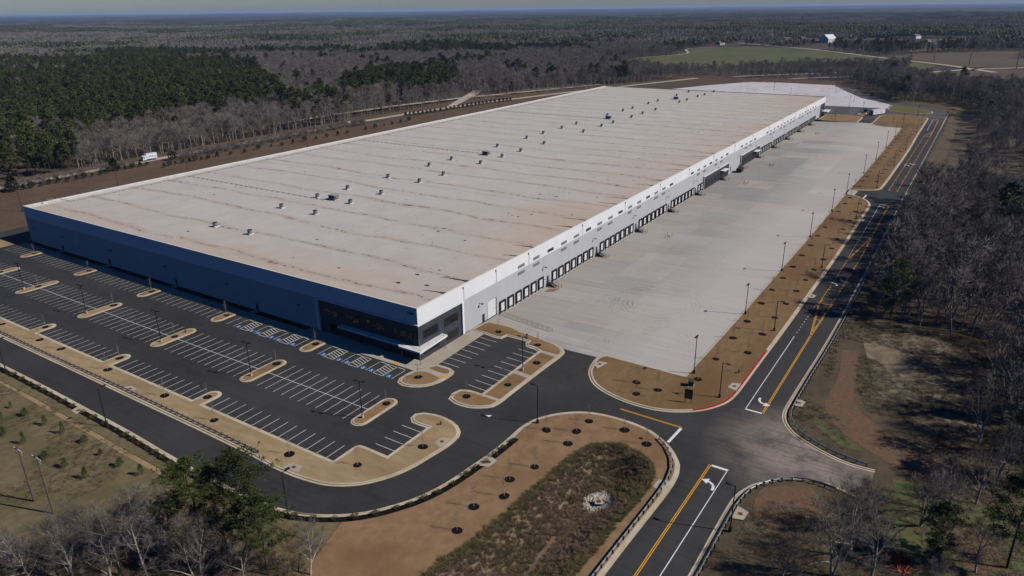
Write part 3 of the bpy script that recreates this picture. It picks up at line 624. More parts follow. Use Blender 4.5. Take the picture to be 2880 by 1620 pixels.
line(wl, (166, -76), (218.6, -75.7), .16); line(wl, (218.6, -75.7), (218.6, -79), .5)
dashed(-75.6, -76.3, 247.5, 420, -1); dashed(-79.2, -79.8, 247.5, 420, 1)
dbl(yl, (420, -76.3), (446, -79.7)); dbl(yl, (420, -79.8), (446, -79.8)); dbl(yl, (446, -79.7), (508, -79.2)); line(wl, (450, -76), (508, -75.7), .2); line(wl, (508, -75.7), (508, -79.1), .5)
for x, y0 in ((422, -76.7), (430, -77.6), (437, -78.5)): line(yl, (x, y0), (x, -79.7), .4)
dbl(yl, (4.75, -51.7), (4.5, -65.6)); line(wl, (4.2, -65.5), (-2.0, -65.1), .6)
line(wl, (233.9, -68.2), (226.8, -67.9), .6); line(yl, (236.2, -61), (233.9, -68.2), .15)
def arrow(cx, cy, fwd, side, s=1.0):
    """turn arrow: shaft starts straight along fwd, bends to side (+1 left)"""
    f = Vector(fwd).normalized(); l = Vector((-f.y, f.x)) * side; c = Vector((cx, cy))
    T = lambda u, v: c + f * u * s + l * v * s
    pts = [(-1.5, -.55), (-.7, -.5), (-.1, -.25), (.3, .25), (.45, .7)]
    for a, d in zip(pts, pts[1:]): line(wl, T(*a), T(*d), .42 * s)
    q = [T(-.3, .72), T(1.2, .62), T(.5, 1.75)]; cr = (q[1] - q[0]).x * (q[2] - q[0]).y - (q[1] - q[0]).y * (q[2] - q[0]).x
    if cr < 0: q = q[::-1]
    wl.quad([(*p, ZP + .002) for p in q])
arrow(-10.6, -76.7, (1, 0), 1, 1.15); arrow(23.3, -76.6, (-1, 0), 1, 1.2); arrow(214.5, -77.3, (1, 0), 1, 1.2)
arrow(107.8, -77.0, (1, 0), 1, 1.1); arrow(111.6, -78.4, (-1, 0), 1, 1.1); arrow(315, -77.2, (1, 0), 1, 1.3); arrow(319.5, -78.4, (-1, 0), 1, 1.3)
wl.quad([(-12.6, -28.4, ZP), (-11.9, -29.6, ZP), (-12.9, -29.5, ZP)]); wl.quad([(-12.6, -28.4, ZP), (-13.4, -29.3, ZP), (-12.2, -28.0, ZP)])
structure('road_marking', wl, M['paint']); structure('road_marking', yl, M['yellow']); structure('road_marking', bl, M['blue'])
# red hatch on the court by the first stair
b = MB()
for j in range(6): line(b, (57.6 + .55 * j, -2.0), (59.4 + .55 * j, -4.6), .14, -.90)
structure('road_marking', b, M['redkerb'])

# ------------------------------------------------------------------ warehouse
LX, WY, HT, BAND = 499.0, 191.2, 13.8, 9.4
WH = thing('warehouse', 'huge white and grey warehouse with a flat roof and a row of dock doors', 'warehouse', (0, 0, 0))
# side wall in the sun; its panels are split by thin joints, openings are separate parts set on it
def wall_run(mb, xs, y0, y1, z0, z1, m=0):
    for a, c in zip(xs, xs[1:]): mb.box(a + .012, c - .012, y0, y1, z0, z1, m)
joints = [18.4] + [25.8 + 8.6 * i for i in range(int((LX - 44) / 8.6))] + [482.0]
joints = [j for j in joints if j <= 482]
up = MB(); wall_run(up, [0] + joints[1:] + [LX], 0, .3, BAND, HT); up.box(.05, LX - .05, .03, .28, BAND, HT - .02)
up.box(-.02, 18.6, -.35, .0, BAND - .25, BAND + .1); up.box(-.35, 0, -.35, 34.5, BAND - .25, BAND + .1)
up.build('upper_wall', M['white'], WH)
lo = MB(); wall_run(lo, joints, .02, .3, COURT_Z - .1, BAND); lo.box(18.45, 481.9, .04, .28, COURT_Z - .1, BAND)
lo.box(17.6, 18.4, -.35, .3, 0, BAND - .25, 1); lo.build('lower_wall', [M['grey'], M['white']], WH)
ft = MB(); fy = [0.0] + [34.4 + 8.7 * i for i in range(19)]; fy = [y for y in fy if y < WY] + [WY]
for a, c in zip(fy, fy[1:]): ft.box(0, .3, max(a, .3) + .012, c - .012, BAND, HT, 0)
ft.box(.03, .28, .3, WY, BAND, HT - .02, 0)
for a, c in zip(fy[1:], fy[2:]): ft.box(.02, .3, a + .012, c - .012, 0, BAND, 1)
ft.box(.04, .28, 34.3, WY - .1, 0, BAND, 1); ft.box(-.35, .3, 34.4, 35.3, 0, BAND - .25, 0)
ft.build('front_wall', [M['white'], M['grey']], WH)
bk = MB(); bk.box(.3, LX, WY - .3, WY, 0, HT); bk.box(LX - .3, LX, .3, WY - .3, 0, HT); bk.build('rear_wall', M['white'], WH)
rf = MB(); RZ = 13.45
for i in range(25):
    a, c = .3 + (LX - .6) * i / 25, .3 + (LX - .6) * (i + 1) / 25
    rf.quad([(a, .3, RZ), (c, .3, RZ), (c, WY - 4.2, RZ), (a, WY - 4.2, RZ)], 0)
rf.quad([(.3, WY - 4.2, RZ), (LX - .3, WY - 4.2, RZ), (LX - .3, WY - .3, RZ + .02), (.3, WY - .3, RZ + .02)], 2)
drain_x = [12.2, 22.2]
k_ = 0
while 46.4 + 34.35 * k_ < LX:
    drain_x += [46.4 + 34.35 * k_, 55.9 + 34.35 * k_]; k_ += 1
rs = random.Random(11)
for x in drain_x:                       # black silt fans that settle at the roof drains
    L = rs.uniform(4.5, 10.5); P = [(x - 1.2 * rs.uniform(.6, 1.2), .35)]
    n = 7
    for j in range(1, n): t = j / n; P.append((x - .8 * (1 - t) * rs.uniform(.3, 1) - 1.6 * t * t, .35 + L * t))
    P.append((x - 1.5, .35 + L))
    for j in range(n - 1, 0, -1): t = j / n; P.append((x + .9 * (1 - t) ** 1.5 * rs.uniform(.4, 1.1) - 1.2 * t * t, .35 + L * t))
    P.append((x + 1.1, .35)); rf.poly(P, RZ + .006, 1)
    for j in range(3):
        a = x + rs.uniform(-5, 5); c = rs.uniform(7, 40); r = rs.uniform(.15, .5)
        rf.poly([(a + r * rs.uniform(.7, 1.4) * math.cos(t), c + 1.6 * r * math.sin(t)) for t in np.linspace(0, 6.283, 7, False)], RZ + .006, 1)
for j in range(60):
    i = rs.randrange(1, 29); a = i * 17.2 - 5 + rs.gauss(0, 1.6); c = rs.uniform(10, 180); r = rs.uniform(.12, .38)
    if a > LX - 4: continue
    rf.poly([(a + r * rs.uniform(.7, 1.5) * math.cos(t), c + 2.0 * r * math.sin(t)) for t in np.linspace(0, 6.283, 7, False)], RZ + .006, 1)
rf.build('roof', [M['roof'], M['stain'], M['membrane']], WH)
cp = MB(); cp.box(-.03, LX + .03, -.03, .36, HT, HT + .06); cp.box(-.03, LX + .03, WY - .36, WY + .03, HT, HT + .06); cp.box(-.03, .36, .36, WY - .36, HT, HT + .06); cp.box(LX - .36, LX + .03, .36, WY - .36, HT, HT + .06)
cp.build('parapet_cap', M['membrane'], WH)
# louvers and clerestory windows, one part each (copies share their mesh)
def louver_mesh(w, h):
    b = MB(); b.box(-w / 2, w / 2, -.05, .0, 0, h, 0)
    for i in range(5): x = -w / 2 + w * i / 4; b.box(x - .05, x + .05, -.08, -.05, 0, h, 1)
    b.box(-w / 2 - .03, w / 2 + .03, -.09, -.05, -.05, .03, 1); b.box(-w / 2 - .03, w / 2 + .03, -.09, -.05, h - .03, h + .05, 1)
    return b.mesh('louver', [M['grille'], M['galv']])
lm = louver_mesh(3.5, .82)
wb = MB(); wb.box(-1.8, 1.8, -.04, 0, 0, .86, 0)
for i in range(5): x = -1.8 + .9 * i; wb.box(x - .035, x + .035, -.07, -.04, 0, .86, 1)
wb.box(-1.83, 1.83, -.07, -.04, -.04, .03, 1); wb.box(-1.83, 1.83, -.07, -.04, .83, .9, 1)
wm = wb.mesh('clerestory_window', [M['glass'], M['steel']])
pat = {}
for i in range(49):
    k_ = i + 5
    if k_ in (20, 21, 29, 30, 35, 36, 46): pass
    elif k_ in (7, 10, 13, 16, 19, 22, 25, 28, 31, 34, 37, 40, 43, 46, 49, 52): pat[i] = 'w'
    else: pat[i] = 'l'
for i, t in pat.items():
    x = 47.3 + 8.63 * i - (.5 if 12 < i < 30 else 0)
    if t == 'w': obj('clerestory_window', wm, WH, (x, 0, 9.98))
    else: obj('louver', lm, WH, (x, 0, 9.95)); obj('louver', lm, WH, (x, .02, 7.85))
# loading docks
s = MB(); s.box(-1.55, -1.05, -.40, 0, -.3, 2.6); s.box(1.05, 1.55, -.40, 0, -.3, 2.6); s.box(-1.55, 1.55, -.40, 0, 2.6, 3.1)
seal_m = s.mesh('loading_dock', M['black'])
d = MB(); d.box(-1.0, 1.0, -.16, -.05, -.02, 2.7)
for z in (.65, 1.3, 1.95): d.box(-1.0, 1.0, -.175, -.16, z - .02, z + .02)
d.box(.35, .8, -.18, -.16, 1.5, 1.62, 1); door_m = d.mesh('dock_door', [M['door'], M['black']])
l_ = MB(); l_.box(-1.1, 1.1, -.4, 0, -.32, -.03); l_.box(-1.45, -1.2, -.32, -.0, -.72, -.31, 1); l_.box(1.2, 1.45, -.32, -.0, -.72, -.31, 1)
lev_m = l_.mesh('dock_leveler', [M['steel'], M['black']])
xs = [36.9 + 4.3 * i for i in range(6)]
for g0, n in ((66.9, 7), (101.2, 7), (135.6, 7), (170.0, 7)): xs += [g0 + 4.3 * i for i in range(n)]
xs += [204.3, 208.2]
for g0, n, sp in ((313.4, 6, 4.32), (342.6, 7, 4.55), (377.3, 7, 4.5), (411.9, 7, 4.6), (446.9, 5, 4.5)): xs += [g0 + sp * i for i in range(n)]
for x in xs:
    q = obj('loading_dock', seal_m, WH, (x, 0, 0)); obj('dock_door', door_m, q); obj('dock_leveler', lev_m, q)
# curb of the dock pits and personnel doors at the stair bays
pd = MB(); pd.box(-.52, .52, -.06, 0, 0, 2.2); pd.box(-.6, .6, -.03, 0, 0, 2.3, 1); pdm = pd.mesh('service_door', [M['steel'], M['galv']])
stair_x = [62.9, 97.2, 131.5, 165.8, 200.0]; stair_far = [338.8, 373.3, 408.0, 443.0]
for x in stair_x + stair_far + [254.2, 27.5]: obj('service_door', pdm, WH, (x, 0, 0))
b = MB(); b.box(29.5, 33.6, -.06, .02, .02, 5.0); b.box(33.6, 33.78, -.2, .02, .02, 5.15, 1)
for z in np.arange(.6, 5, .6): b.box(29.5, 33.6, -.075, -.06, z - .015, z + .015)
b.box(32.9, 33.25, -.1, -.06, 2.0, 2.2, 1); b.build('drive_in_door', [M['door'], M['steel']], WH)
# charcoal recesses with tall doors
for x0, x1 in ((210.5, 249.3), (271.3, 308.6)):
    b = MB(); b.box(x0, x1, -.28, .0, COURT_Z - .1, 5.2); b.box(x0 - .4, x0, -.5, 0, COURT_Z - .1, 5.5, 1); b.box(x0 - .4, x1 + .4, -.5, 0, 5.2, 5.55, 1); b.box(x1, x1 + .4, -.5, 0, COURT_Z - .1, 5.5, 1)
    pnl = b.build('dark_panel', [M['dark'], M['white']], WH)
    for i in range(8):
        x = x0 + 3 + 4.6 * i
        if x > x1 - 2: break
        b = MB(); b.box(x - 1.1, x + 1.1, -.34, -.28, -.3, 3.0); b.box(x - 1.25, x - 1.1, -.42, -.28, -.4, 3.2); b.box(x + 1.1, x + 1.25, -.42, -.28, -.4, 3.2); b.box(x - 1.25, x + 1.25, -.42, -.28, 3.0, 3.2); b.build('roll_door', M['steel'], pnl)
    xc = x0 + .62 * (x1 - x0)
    b = MB(); b.box(xc + 1, xc + 8.5, -2.4, -.28, 3.4, 3.7); b.box(xc + 1.1, xc + 8.4, -2.3, -.35, 3.7, 3.73); b.build('canopy', M['white'], pnl)
# wall lights
b = MB(); b.box(-.1, .1, -.9, 0, .2, .28); b.box(-.35, .35, -1.25, -.75, .1, .25); wlm = b.mesh('wall_light', M['black'])
for x in [25.8] + [60.1 + 34.25 * i for i in range(13)]:
    if x < LX - 15: obj('wall_light', wlm, WH, (x, 0, 5.9))
for y in (185.9, 164.5, 133.7, 102.7, 72.0, 41.4): obj('wall_light', wlm, WH, (0, y, 6.0), -math.pi / 2)
for y in (167.7, 137.1, 99.1, 60.5):
    o = obj('service_door', pdm, WH, (0, y, 0), -math.pi / 2)
    b = MB(); b.box(-1.2, 1.2, -2.1, -.06, .0, .14); b.build('stoop', M['walk'], o)
# downspout and scupper boxes on the sunny wall
for x in [18.9, 34.2] + [51.6 + 34.4 * i for i in range(12)]:
    b = MB(); b.box(x - .35, x + .35, -.3, .0, HT - 1.0, HT - .5); b.tube([(x, -.12, HT - 1.0), (x, -.12, BAND + .1)], .05, 5); b.build('scupper', M['white'], WH)
# corner office: charcoal recess, strip windows, canopy, entrance
of = MB(); of.box(.32, 17.6, .05, .3, 0, BAND - .2); of.box(.05, .3, .05, 34.4, 0, BAND - .2)
for z in np.arange(1.2, 9, 1.3): of.box(.35, 17.6, .035, .05, z - .03, z + .03); of.box(.035, .05, .05, 34.4, z - .03, z + .03)
office = of.build('office_wall', M['dark'], WH)
def window(face, a0, a1, z0, z1, n, rows=2):
    b = MB(); fr = MB()
    def bx(mb, u0, u1, d0, d1, zz0, zz1):
        if face == 'y': mb.box(u0, u1, d0, d1, zz0, zz1)
        else: mb.box(d0, d1, u0, u1, zz0, zz1)
    bx(b, a0, a1, .0, .03, z0, z1)
    for i in range(n + 1): u = a0 + (a1 - a0) * i / n; bx(fr, u - .05, u + .05, -.05, .03, z0, z1)
    for i in range(rows + 1): z = z0 + (z1 - z0) * i / rows; bx(fr, a0 - .05, a1 + .05, -.045, .03, z - .045, z + .045)
    o = fr.build('office_window', M['steel'], office); b.build('pane', M['glass'], o)
for a in ((1.9, 7.6, 5.0, 7.2, 4), (10.4, 16.1, 5.0, 7.2, 4), (10.4, 16.1, .8, 2.8, 6), (1.9, 7.7, .9, 2.6, 6)): window('y', *a)
for a in ((27.7, 32.2, 5.2, 7.0, 4), (19.9, 24.4, 5.1, 7.2, 4), (11.0, 16.9, 5.2, 7.2, 6), (2.0, 7.9, 5.0, 7.0, 6), (19, 31, .6, 2.8, 10)): window('x', *a)
b = MB(); b.box(.0, .04, 3.2, 9.6, .15, 3.0, 0)
for y in np.linspace(3.2, 9.6, 7): b.box(-.05, .0, y - .05, y + .05, .15, 3.0, 1)
b.build('entrance_glazing', [M['glass'], M['galv']], office)
cn = MB(); cn.prism([(-2.5, -2.35), (9.1, -1.75), (9.1, -.02), (-.02, -.02), (-.02, 26.4), (-1.65, 26.2), (-1.7, 5.2), (-2.45, 4.4)], 3.25, 3.72); cn.prism([(-2.4, -2.25), (9.0, -1.65), (9.0, -.15), (-.15, -.15), (-.15, 26.3), (-1.55, 26.1), (-1.6, 5.1), (-2.35, 4.3)], 3.722, 3.73, 1)
can = cn.build('canopy', [M['white'], M['membrane']], WH)
for p in ((-2.2, -2.0), (-2.2, 3.9), (8.6, -1.4)):
    b = MB(); b.tube([(p[0], p[1], .15), (p[0], p[1], 3.25)], .08, 8); b.build('column', M['galv'], can)
for p, q in (((-1.8, 0, 5.6), (-1.8, -1.9, 3.73)), ((8.2, 0, 5.8), (8.2, -1.4, 3.73)), ((0, 22.5, 5.8), (-1.4, 22.5, 3.73)), ((0, 12.5, 5.8), (-1.4, 12.5, 3.73)), ((0, 4, 5.8), (-1.5, 4, 3.73))):
    b = MB(); b.tube([(max(p[0], 0) if p[0] < 0 else p[0], p[1], p[2]), q], .05, 5); b.build('tie_rod', M['galv'], can)
tc = bpy.data.curves.new('house_number', 'FONT'); tc.body = '1365'; tc.size = 1.05; tc.extrude = .03; tc.offset = .02
to = bpy.data.objects.new('house_number', tc); COL.objects.link(to)
dg = bpy.context.evaluated_depsgraph_get(); tme = bpy.data.meshes.new_from_object(to.evaluated_get(dg)); bpy.data.objects.remove(to)
tme.materials.clear(); tme.materials.append(M['black'])
to = obj('house_number', tme, WH); to.matrix_local = Matrix(((0, 0, -1, -.05), (-1, 0, 0, 3.1), (0, 1, 0, 11.9), (0, 0, 0, 1)))
# far office corner
b = MB(); b.box(482, LX - .02, -.02, .3, 0, BAND); b.box(LX - .3, LX + .02, -.02, 30, 0, BAND); b.build('office_wall', M['dark'], WH)
for a0, a1, z0, z1 in ((484, 489, 5, 7), (491.5, 496.5, 5, 7), (484, 489, .8, 2.8), (491.5, 496.5, .8, 2.8)):
    b = MB(); b.box(a0, a1, -.06, -.02, z0, z1); b.build('office_window', M['glass'], WH)
b = MB(); b.box(488, 501, -4.4, -.3, 3.0, 3.7); b.build('canopy', M['white'], WH)

# ------------------------------------------------------------------ on the roof
def fan():
    t = thing('roof_fan', '', 'roof fan', (0, 0, 0), 0, 'exhaust fans on the warehouse roof')
    b = MB(); b.box(-.9, .9, -.9, .9, 0, .36); b.build('curb', M['membrane'], t)
    b = MB(); b.tube([(0, 0, .36), (0, 0, .5), (0, 0, 1.55), (0, 0, 1.6)], [.70, .76, .76, .80], 18, cap=False); b.build('housing', M['galv'], t, smooth=False)
    b = MB(); b.tube([(0, 0, 1.3), (0, 0, 1.57)], .75, 18); b.box(-.77, .77, -.05, .05, 1.57, 1.63); b.box(-.05, .05, -.77, .77, 1.57, 1.63); b.build('damper', M['black'], t)
    return t
F0 = fan()
fans = [(20.5, 104.5), (48.6, 104.5), (66.3, 104.7), (82.3, 104.5), (106.6, 104.6), (134.8, 104.7), (151.7, 104.6), (191.4, 104.7), (220.6, 104.7), (239.4, 105), (261.5, 105), (280.4, 105.2), (323.6, 104.8), (350, 105.4), (365.4, 105), (394.3, 105.1), (414, 105.5), (454, 105.5), (482.8, 105.8),
        (20.7, 87), (48.8, 87), (66.2, 87.1), (83, 87), (106.6, 87.2), (122.6, 87), (150.8, 87), (169.2, 87.1), (186.3, 87.1), (210.4, 87.5), (255.3, 87.3), (279.7, 87.6), (295.7, 87.4), (323.7, 87.3), (343.1, 87.9), (364.9, 87.4), (413.1, 88), (428.9, 87.8), (454.7, 88.3), (469.5, 87.6), (498.6 - 4, 88)]
for i, (x, y) in enumerate(fans):
    row = 'far' if y > 96 else 'near'; kk = i if y > 96 else i - 19
    lab = f"galvanised drum fan on the roof, {ordinal(kk)} in the {row} row counted from the front wall"
    if i == 0: F0.location = (x, y, RZ); F0['label'] = lab
    else: copy_tree(F0, (x, y, RZ), rs.uniform(-.1, .1), lab)
def ahu():
    t = thing('air_handler', '', 'rooftop unit', (0, 0, 0), 0, 'boxy air handlers on the warehouse roof')
    b = MB(); b.box(-1.7, 1.7, -2.2, 2.2, 0, .35); b.build('curb', M['membrane'], t)
    b = MB(); b.box(-1.35, 1.35, -2.0, 2.0, .35, 2.2); b.box(-1.45, 1.45, -2.1, 2.1, 2.2, 2.3, 1); b.build('cabinet', [M['galv'], mat('unit_lid', (.30, .31, .33), None, rough=.6)], t)
    b = MB(); b.box(-.8, .8, -2.25, -2.0, 1.1, 2.0); b.box(-1.55, -1.5, -1.2, 1.2, .9, 2.0); b.build('hood', M['grille'], t)
    b = MB()
    for x in (-1.3, 1.3): b.tube([(x, -2.9, 0), (x, -2.9, 1.3)], .04, 5)
    b.tube([(-1.3, -2.9, 1.3), (1.3, -2.9, 1.3)], .04, 5); b.tube([(-1.3, -2.9, .7), (1.3, -2.9, .7)], .04, 5); b.build('guard_rail', M['yellow'], t)
    return t
A0 = ahu()
for i, (x, y) in enumerate(((67.4, 97), (170.2, 97.2), (311.1, 98), (432.5, 98))):
    lab = f"boxy grey air handler on the roof, {ordinal(i)} from the front wall"
    if i == 0: A0.location = (x, y, RZ); A0.scale = (.85, .85, .85); A0['label'] = lab
    else: copy_tree(A0, (x, y, RZ), 0, lab, None, .85)
for i, x in enumerate((64.6, 171.5, 309.5)):
    t = thing('gas_pipe', f"thin gas pipe on blocks across the roof leading to the {ordinal(i)} air handler", 'pipe', (0, 0, 0), 0, 'gas pipes across the roof')
    b = MB(); b.tube([(x, 184, RZ + .3), (x, 99.5, RZ + .3)], .06, 6); b.build('pipe', M['galv'] if i else M['grille'], t)
    b = MB()
    for y in np.arange(100, 184, 3.2): b.box(x - .2, x + .2, y - .12, y + .12, RZ, RZ + .24)
    b.build('support_blocks', M['black'], t)
t = thing('roof_pipe', 'long yellow gas line on blocks along the far edge of the roof', 'pipe')
b = MB(); b.tube([(13.3, 190.4, RZ + .35), (13.3, 183, RZ + .35), (470, 183.4, RZ + .35)], .085, 6); b.build('pipe', mat('gas_yellow', (.42, .28, .10), None), t)
b = MB()
for x in np.arange(15, 470, 4.0): b.box(x - .12, x + .12, 182.9, 183.6, RZ, RZ + .26)
b.build('support_blocks', M['pale'], t)
t = thing('roof_hatch', 'white roof hatch with a yellow guard at the left corner of the roof', 'roof hatch', (7, 189.5, RZ))
b = MB(); b.box(-.7, .7, -.6, .6, 0, .5); b.build('hatch', M['vpaint'], t)
b = MB()
for p in ((1.6, -.8), (3.6, -.8), (3.6, .7), (1.6, .7)): b.tube([(*p, 0), (*p, 1.1)], .04, 5)
b.tube([(1.6, -.8, 1.1), (3.6, -.8, 1.1), (3.6, .7, 1.1), (1.6, .7, 1.1)], .04, 5); b.build('guard', M['yellow'], t)

# ------------------------------------------------------------------ court furniture
def court_z(y): return .02 if y < -30 else .02 + (COURT_Z - .02) * (1 + y / 30)
def stair():
    t = thing('dock_stair', '', 'stair', (0, 0, 0), 0, 'steel stairs at the dock wall')
    b = MB(); b.box(-.7, .9, -1.5, -.08, -.1, 0); b.build('platform', M['steel'], t)
    b = MB()
    for k in range(6): z = -.17 * (k + 1); y = -1.5 - .32 * k; b.box(-.62, .82, y - .32, y, z - .05, z)
    b.build('treads', M['grille'], t)
    for x in (-.66, .86):
        b = MB(); b.quad([(x, -.1, -.1), (x, -1.5, -.1), (x, -3.6, -1.05), (x, -3.0, -1.05), (x, -.1, -.85)], 0); b.quad([(x + .04, -.1, -.1), (x + .04, -.1, -.85), (x + .04, -3.0, -1.05), (x + .04, -3.6, -1.05), (x + .04, -1.5, -.1)], 0); b.build('stringer', M['steel'], t)
        b = MB(); b.tube([(x, -.1, 1.05), (x, -1.5, 1.05), (x, -3.5, .05)], .035, 5); b.tube([(x, -.1, .5), (x, -1.5, .5), (x, -3.5, -.5)], .03, 5)
        for y, z in ((-.1, 0), (-1.5, 0), (-2.5, -.5), (-3.5, -1.0)): b.tube([(x, y, z), (x, y, z + 1.05)], .035, 5)
        b.build('handrail', M['bronze'], t)
    return t
S0 = stair()
for i, x in enumerate(stair_x + [236.5, 269.0, 303.0] + stair_far):
    lab = f"dark steel stair down from the dock wall, {ordinal(i)} from the office corner"
    if i == 0: S0.location = (x, 0, 0); S0['label'] = lab
    else: copy_tree(S0, (x, 0, 0), 0, lab)
b0 = MB(); b0.tube([(0, 0, 0), (0, 0, 1.25), (0, 0, 1.32)], [.11, .11, .05], 8); bol_m = b0.mesh('bollard', M['yellow'])
def bollard(x, y, lab, g): return tag(obj('bollard', bol_m, None, (x, y, court_z(y))), lab, 'bollard', g)
for i, x in enumerate(stair_x + [237, 269.5, 303.5] + stair_far):
    for dx, side in ((-.9, 'near'), (1.0, 'far')): bollard(x - .2 + dx, -4.6, f"yellow bollard at the {side} side of the foot of the {ordinal(i)} dock stair", 'bollards at the dock stairs')
for i, (cx, cy_) in enumerate(((129.6, -14.1), (232.3, -14.2), (281, -14.2), (402, -14))):
    for dx, dy, side in ((-1.6, .6, 'near left'), (1.6, 1.0, 'far left'), (-1.4, -1.1, 'near right'), (1.5, -.9, 'far right')):
        bollard(cx + dx, cy_ + dy, f"yellow bollard at the {side} corner of the {ordinal(i)} hydrant guard out on the court", 'bollards guarding hydrants on the court')
    t = thing('yard_hydrant', f"small red hydrant between four yellow bollards, {ordinal(i)} on the court from the office", 'hydrant', (cx, cy_, court_z(cy_)), 0, 'hydrants on the court')
    b = MB(); b.tube([(0, 0, 0), (0, 0, .6), (0, 0, .75), (0, 0, .85)], [.14, .14, .17, .05], 8); b.build('barrel', M['red'], t)
    b = MB(); b.tube([(-.28, 0, .5), (.28, 0, .5)], .07, 6); b.build('outlet', M['red'], t)
t = thing('ramp_railing', 'grey steel railing along the edge of the ramp by the drive-in door', 'railing')
p0, p1 = Vector((34.1, -.6, .02)), Vector((31.35, -19.8, .02))
for i in range(12):
    p = p0.lerp(p1, i / 11); b = MB(); b.tube([p, p + Vector((0, 0, 1.1))], .035, 5); b.build('post', M['galv'], t)
for z in (.4, .75, 1.1):
    b = MB(); b.tube([p0 + Vector((0, 0, z)), p1 + Vector((0, 0, z))], .032, 5); b.build('rail', M['galv'], t)
t = thing('dumpster', 'black compactor container between stair and charcoal doors at the dock wall', 'dumpster', (259.5, -3.4, COURT_Z + .1))
b = MB(); b.prism([(-2.2, -1.3), (2.2, -1.3), (2.2, 1.3), (-2.2, 1.3)], .15, 2.0); b.box(-2.3, 2.3, -1.4, 1.4, 1.9, 2.05); b.build('bin', M['black'], t)
b = MB(); b.box(-2.9, -2.2, -.8, .8, .3, 1.7); b.build('compactor_head', M['steel'], t)
tag(t, None)
b = MB(); b.box(-.6, .6, -.05, 0, 0, 1.1, 0); b.box(-.45, .45, -.065, -.05, .35, .7, 1); tag(b.build('dock_banner', [M['vpaint'], M['red']], None, (60.6, -.06, 1.2)), 'small white banner with a red stripe beside the first dock stair', 'banner')

# ------------------------------------------------------------------ lamps
def lamp(kind, h, arm=0):
    t = thing('street_lamp', '', 'lamp')
    b = MB(); b.tube([(0, 0, 0), (0, 0, .75)], .3, 10); b.build('base', M['kerb'] if kind == 'twin' else M['bronze'], t)
    b = MB(); b.tube([(0, 0, .02), (0, 0, h)], [.12, .085], 8); b.build('pole', M['bronze'], t)
    if kind == 'twin':
        for s_ in (-1, 1):
            a = MB(); a.box(-.04, .04, min(0, s_ * .9), max(0, s_ * .9), h - .14, h - .04); a.build('arm', M['bronze'], t)
            a = MB(); a.box(-.22, .22, s_ * .8 - .42 + .2 * s_, s_ * .8 + .42 + .2 * s_, h - .06, h + .10); a.build('head', M['bronze'], t)
    elif kind == 'single':
        a = MB(); a.box(0, 1.0, -.04, .04, h - .12, h - .03); a.build('arm', M['bronze'], t)
        a = MB(); a.box(.75, 1.65, -.22, .22, h - .08, h + .08); a.build('head', M['bronze'], t)
    else:
        a = MB(); a.box(-.04, .04, -.7, .7, h - .05, h + .05); a.build('arm', M['bronze'], t)
        for s_ in (-1, 1):
            a = MB(); a.box(-.3, .3, s_ * .38 - .26, s_ * .38 + .26, -.12, .12); q = a.build('head', M['bronze'], t, (0.12, 0, h + .22)); q.rotation_euler = (0, .6, 0)
    return t
TW, SG, FL = lamp('twin', 8.8), lamp('single', 8.9), lamp('flood', 9.3)
used = set()
def put(src, x, y, z, rz, lab, g, s_=1.0):
    if src.name in used: return copy_tree(src, (x, y, z), rz, lab, g, (1, 1, s_) if s_ != 1 else None)
    used.add(src.name); src.location = (x, y, z); src.rotation_euler = (0, 0, rz); tag(src, lab, None, g); return src
for i, (x, y) in enumerate(((-27.3, -6.9), (-27.4, 28.9), (-27.4, 64.9), (-27.4, 101.2), (-27.4, 137.7))):
    put(TW, x, y, .14, math.radians(8), f"black twin-head lamp on the parking islands, {ordinal(i)} from the roundabout end of the lot".replace('roundabout end', 'driveway end'), 'twin-head lamps on the parking islands')
put(TW, 8.5, -24.6, .16, 0, 'black twin-head lamp on the grass beside the small office parking bay', 'twin-head lamps on the parking islands')
for x, y, a, s_, lab in ((-57.6, 80.9, 0, .82, 'black single-arm lamp on the outer kerb of the drive near the left picture edge'), (-58.1, 36.1, 0, 1.04, 'black single-arm lamp on the outer kerb of the drive beside the pine saplings'),
        (-57.6, -18.7, 0, 1.03, 'black single-arm lamp on the bend of the drive behind the big pines'), (-9.6, -39.5, math.pi / 2, .99, 'black single-arm lamp at the bottom lawn where the drive meets the junction'),
        (20.4, -68.3, -math.pi / 2, .96, 'black single-arm lamp on the nose of the median behind the red kerb'), (-21.3, -83.3, math.pi / 2, 1.0, 'black single-arm lamp behind the guardrail near the bottom edge')):
    put(SG, x, y, .13, a, lab, 'single-arm lamps on the drives', s_)
for i, (x, y, s_) in enumerate(((62.3, -69.7, .97), (120.8, -70.5, .9), (188.6, -70.6, .9), (250.6, -70.2, .97), (309, -71, .96), (361, -71.4, .93), (434, -71, .96), (473.9, -70.6, .9))):
    put(SG, x, y, .13, -math.pi / 2, f"black single-arm lamp along the road kerb of the long median, {ordinal(i)} from the junction", 'single-arm lamps along the road kerb of the median', s_)
for i, (x, y, s_) in enumerate(((28.3, -59.7, 1), (69.6, -60, .93), (110.9, -60.1, 1), (153.6, -60.1, .98), (196.2, -60.1, .98), (230.5, -60.2, .98), (280.9, -60.3, 1), (323.9, -60.4, 1), (365.1, -60.5, 1.02), (408.8, -60.5, 1.02), (452.2, -60.5, 1.02))):
    put(FL, x, y, .13, math.pi / 2, f"tall lamp with two flood heads beside the truck court, {ordinal(i)} from the junction", 'flood lamps along the truck court', s_)
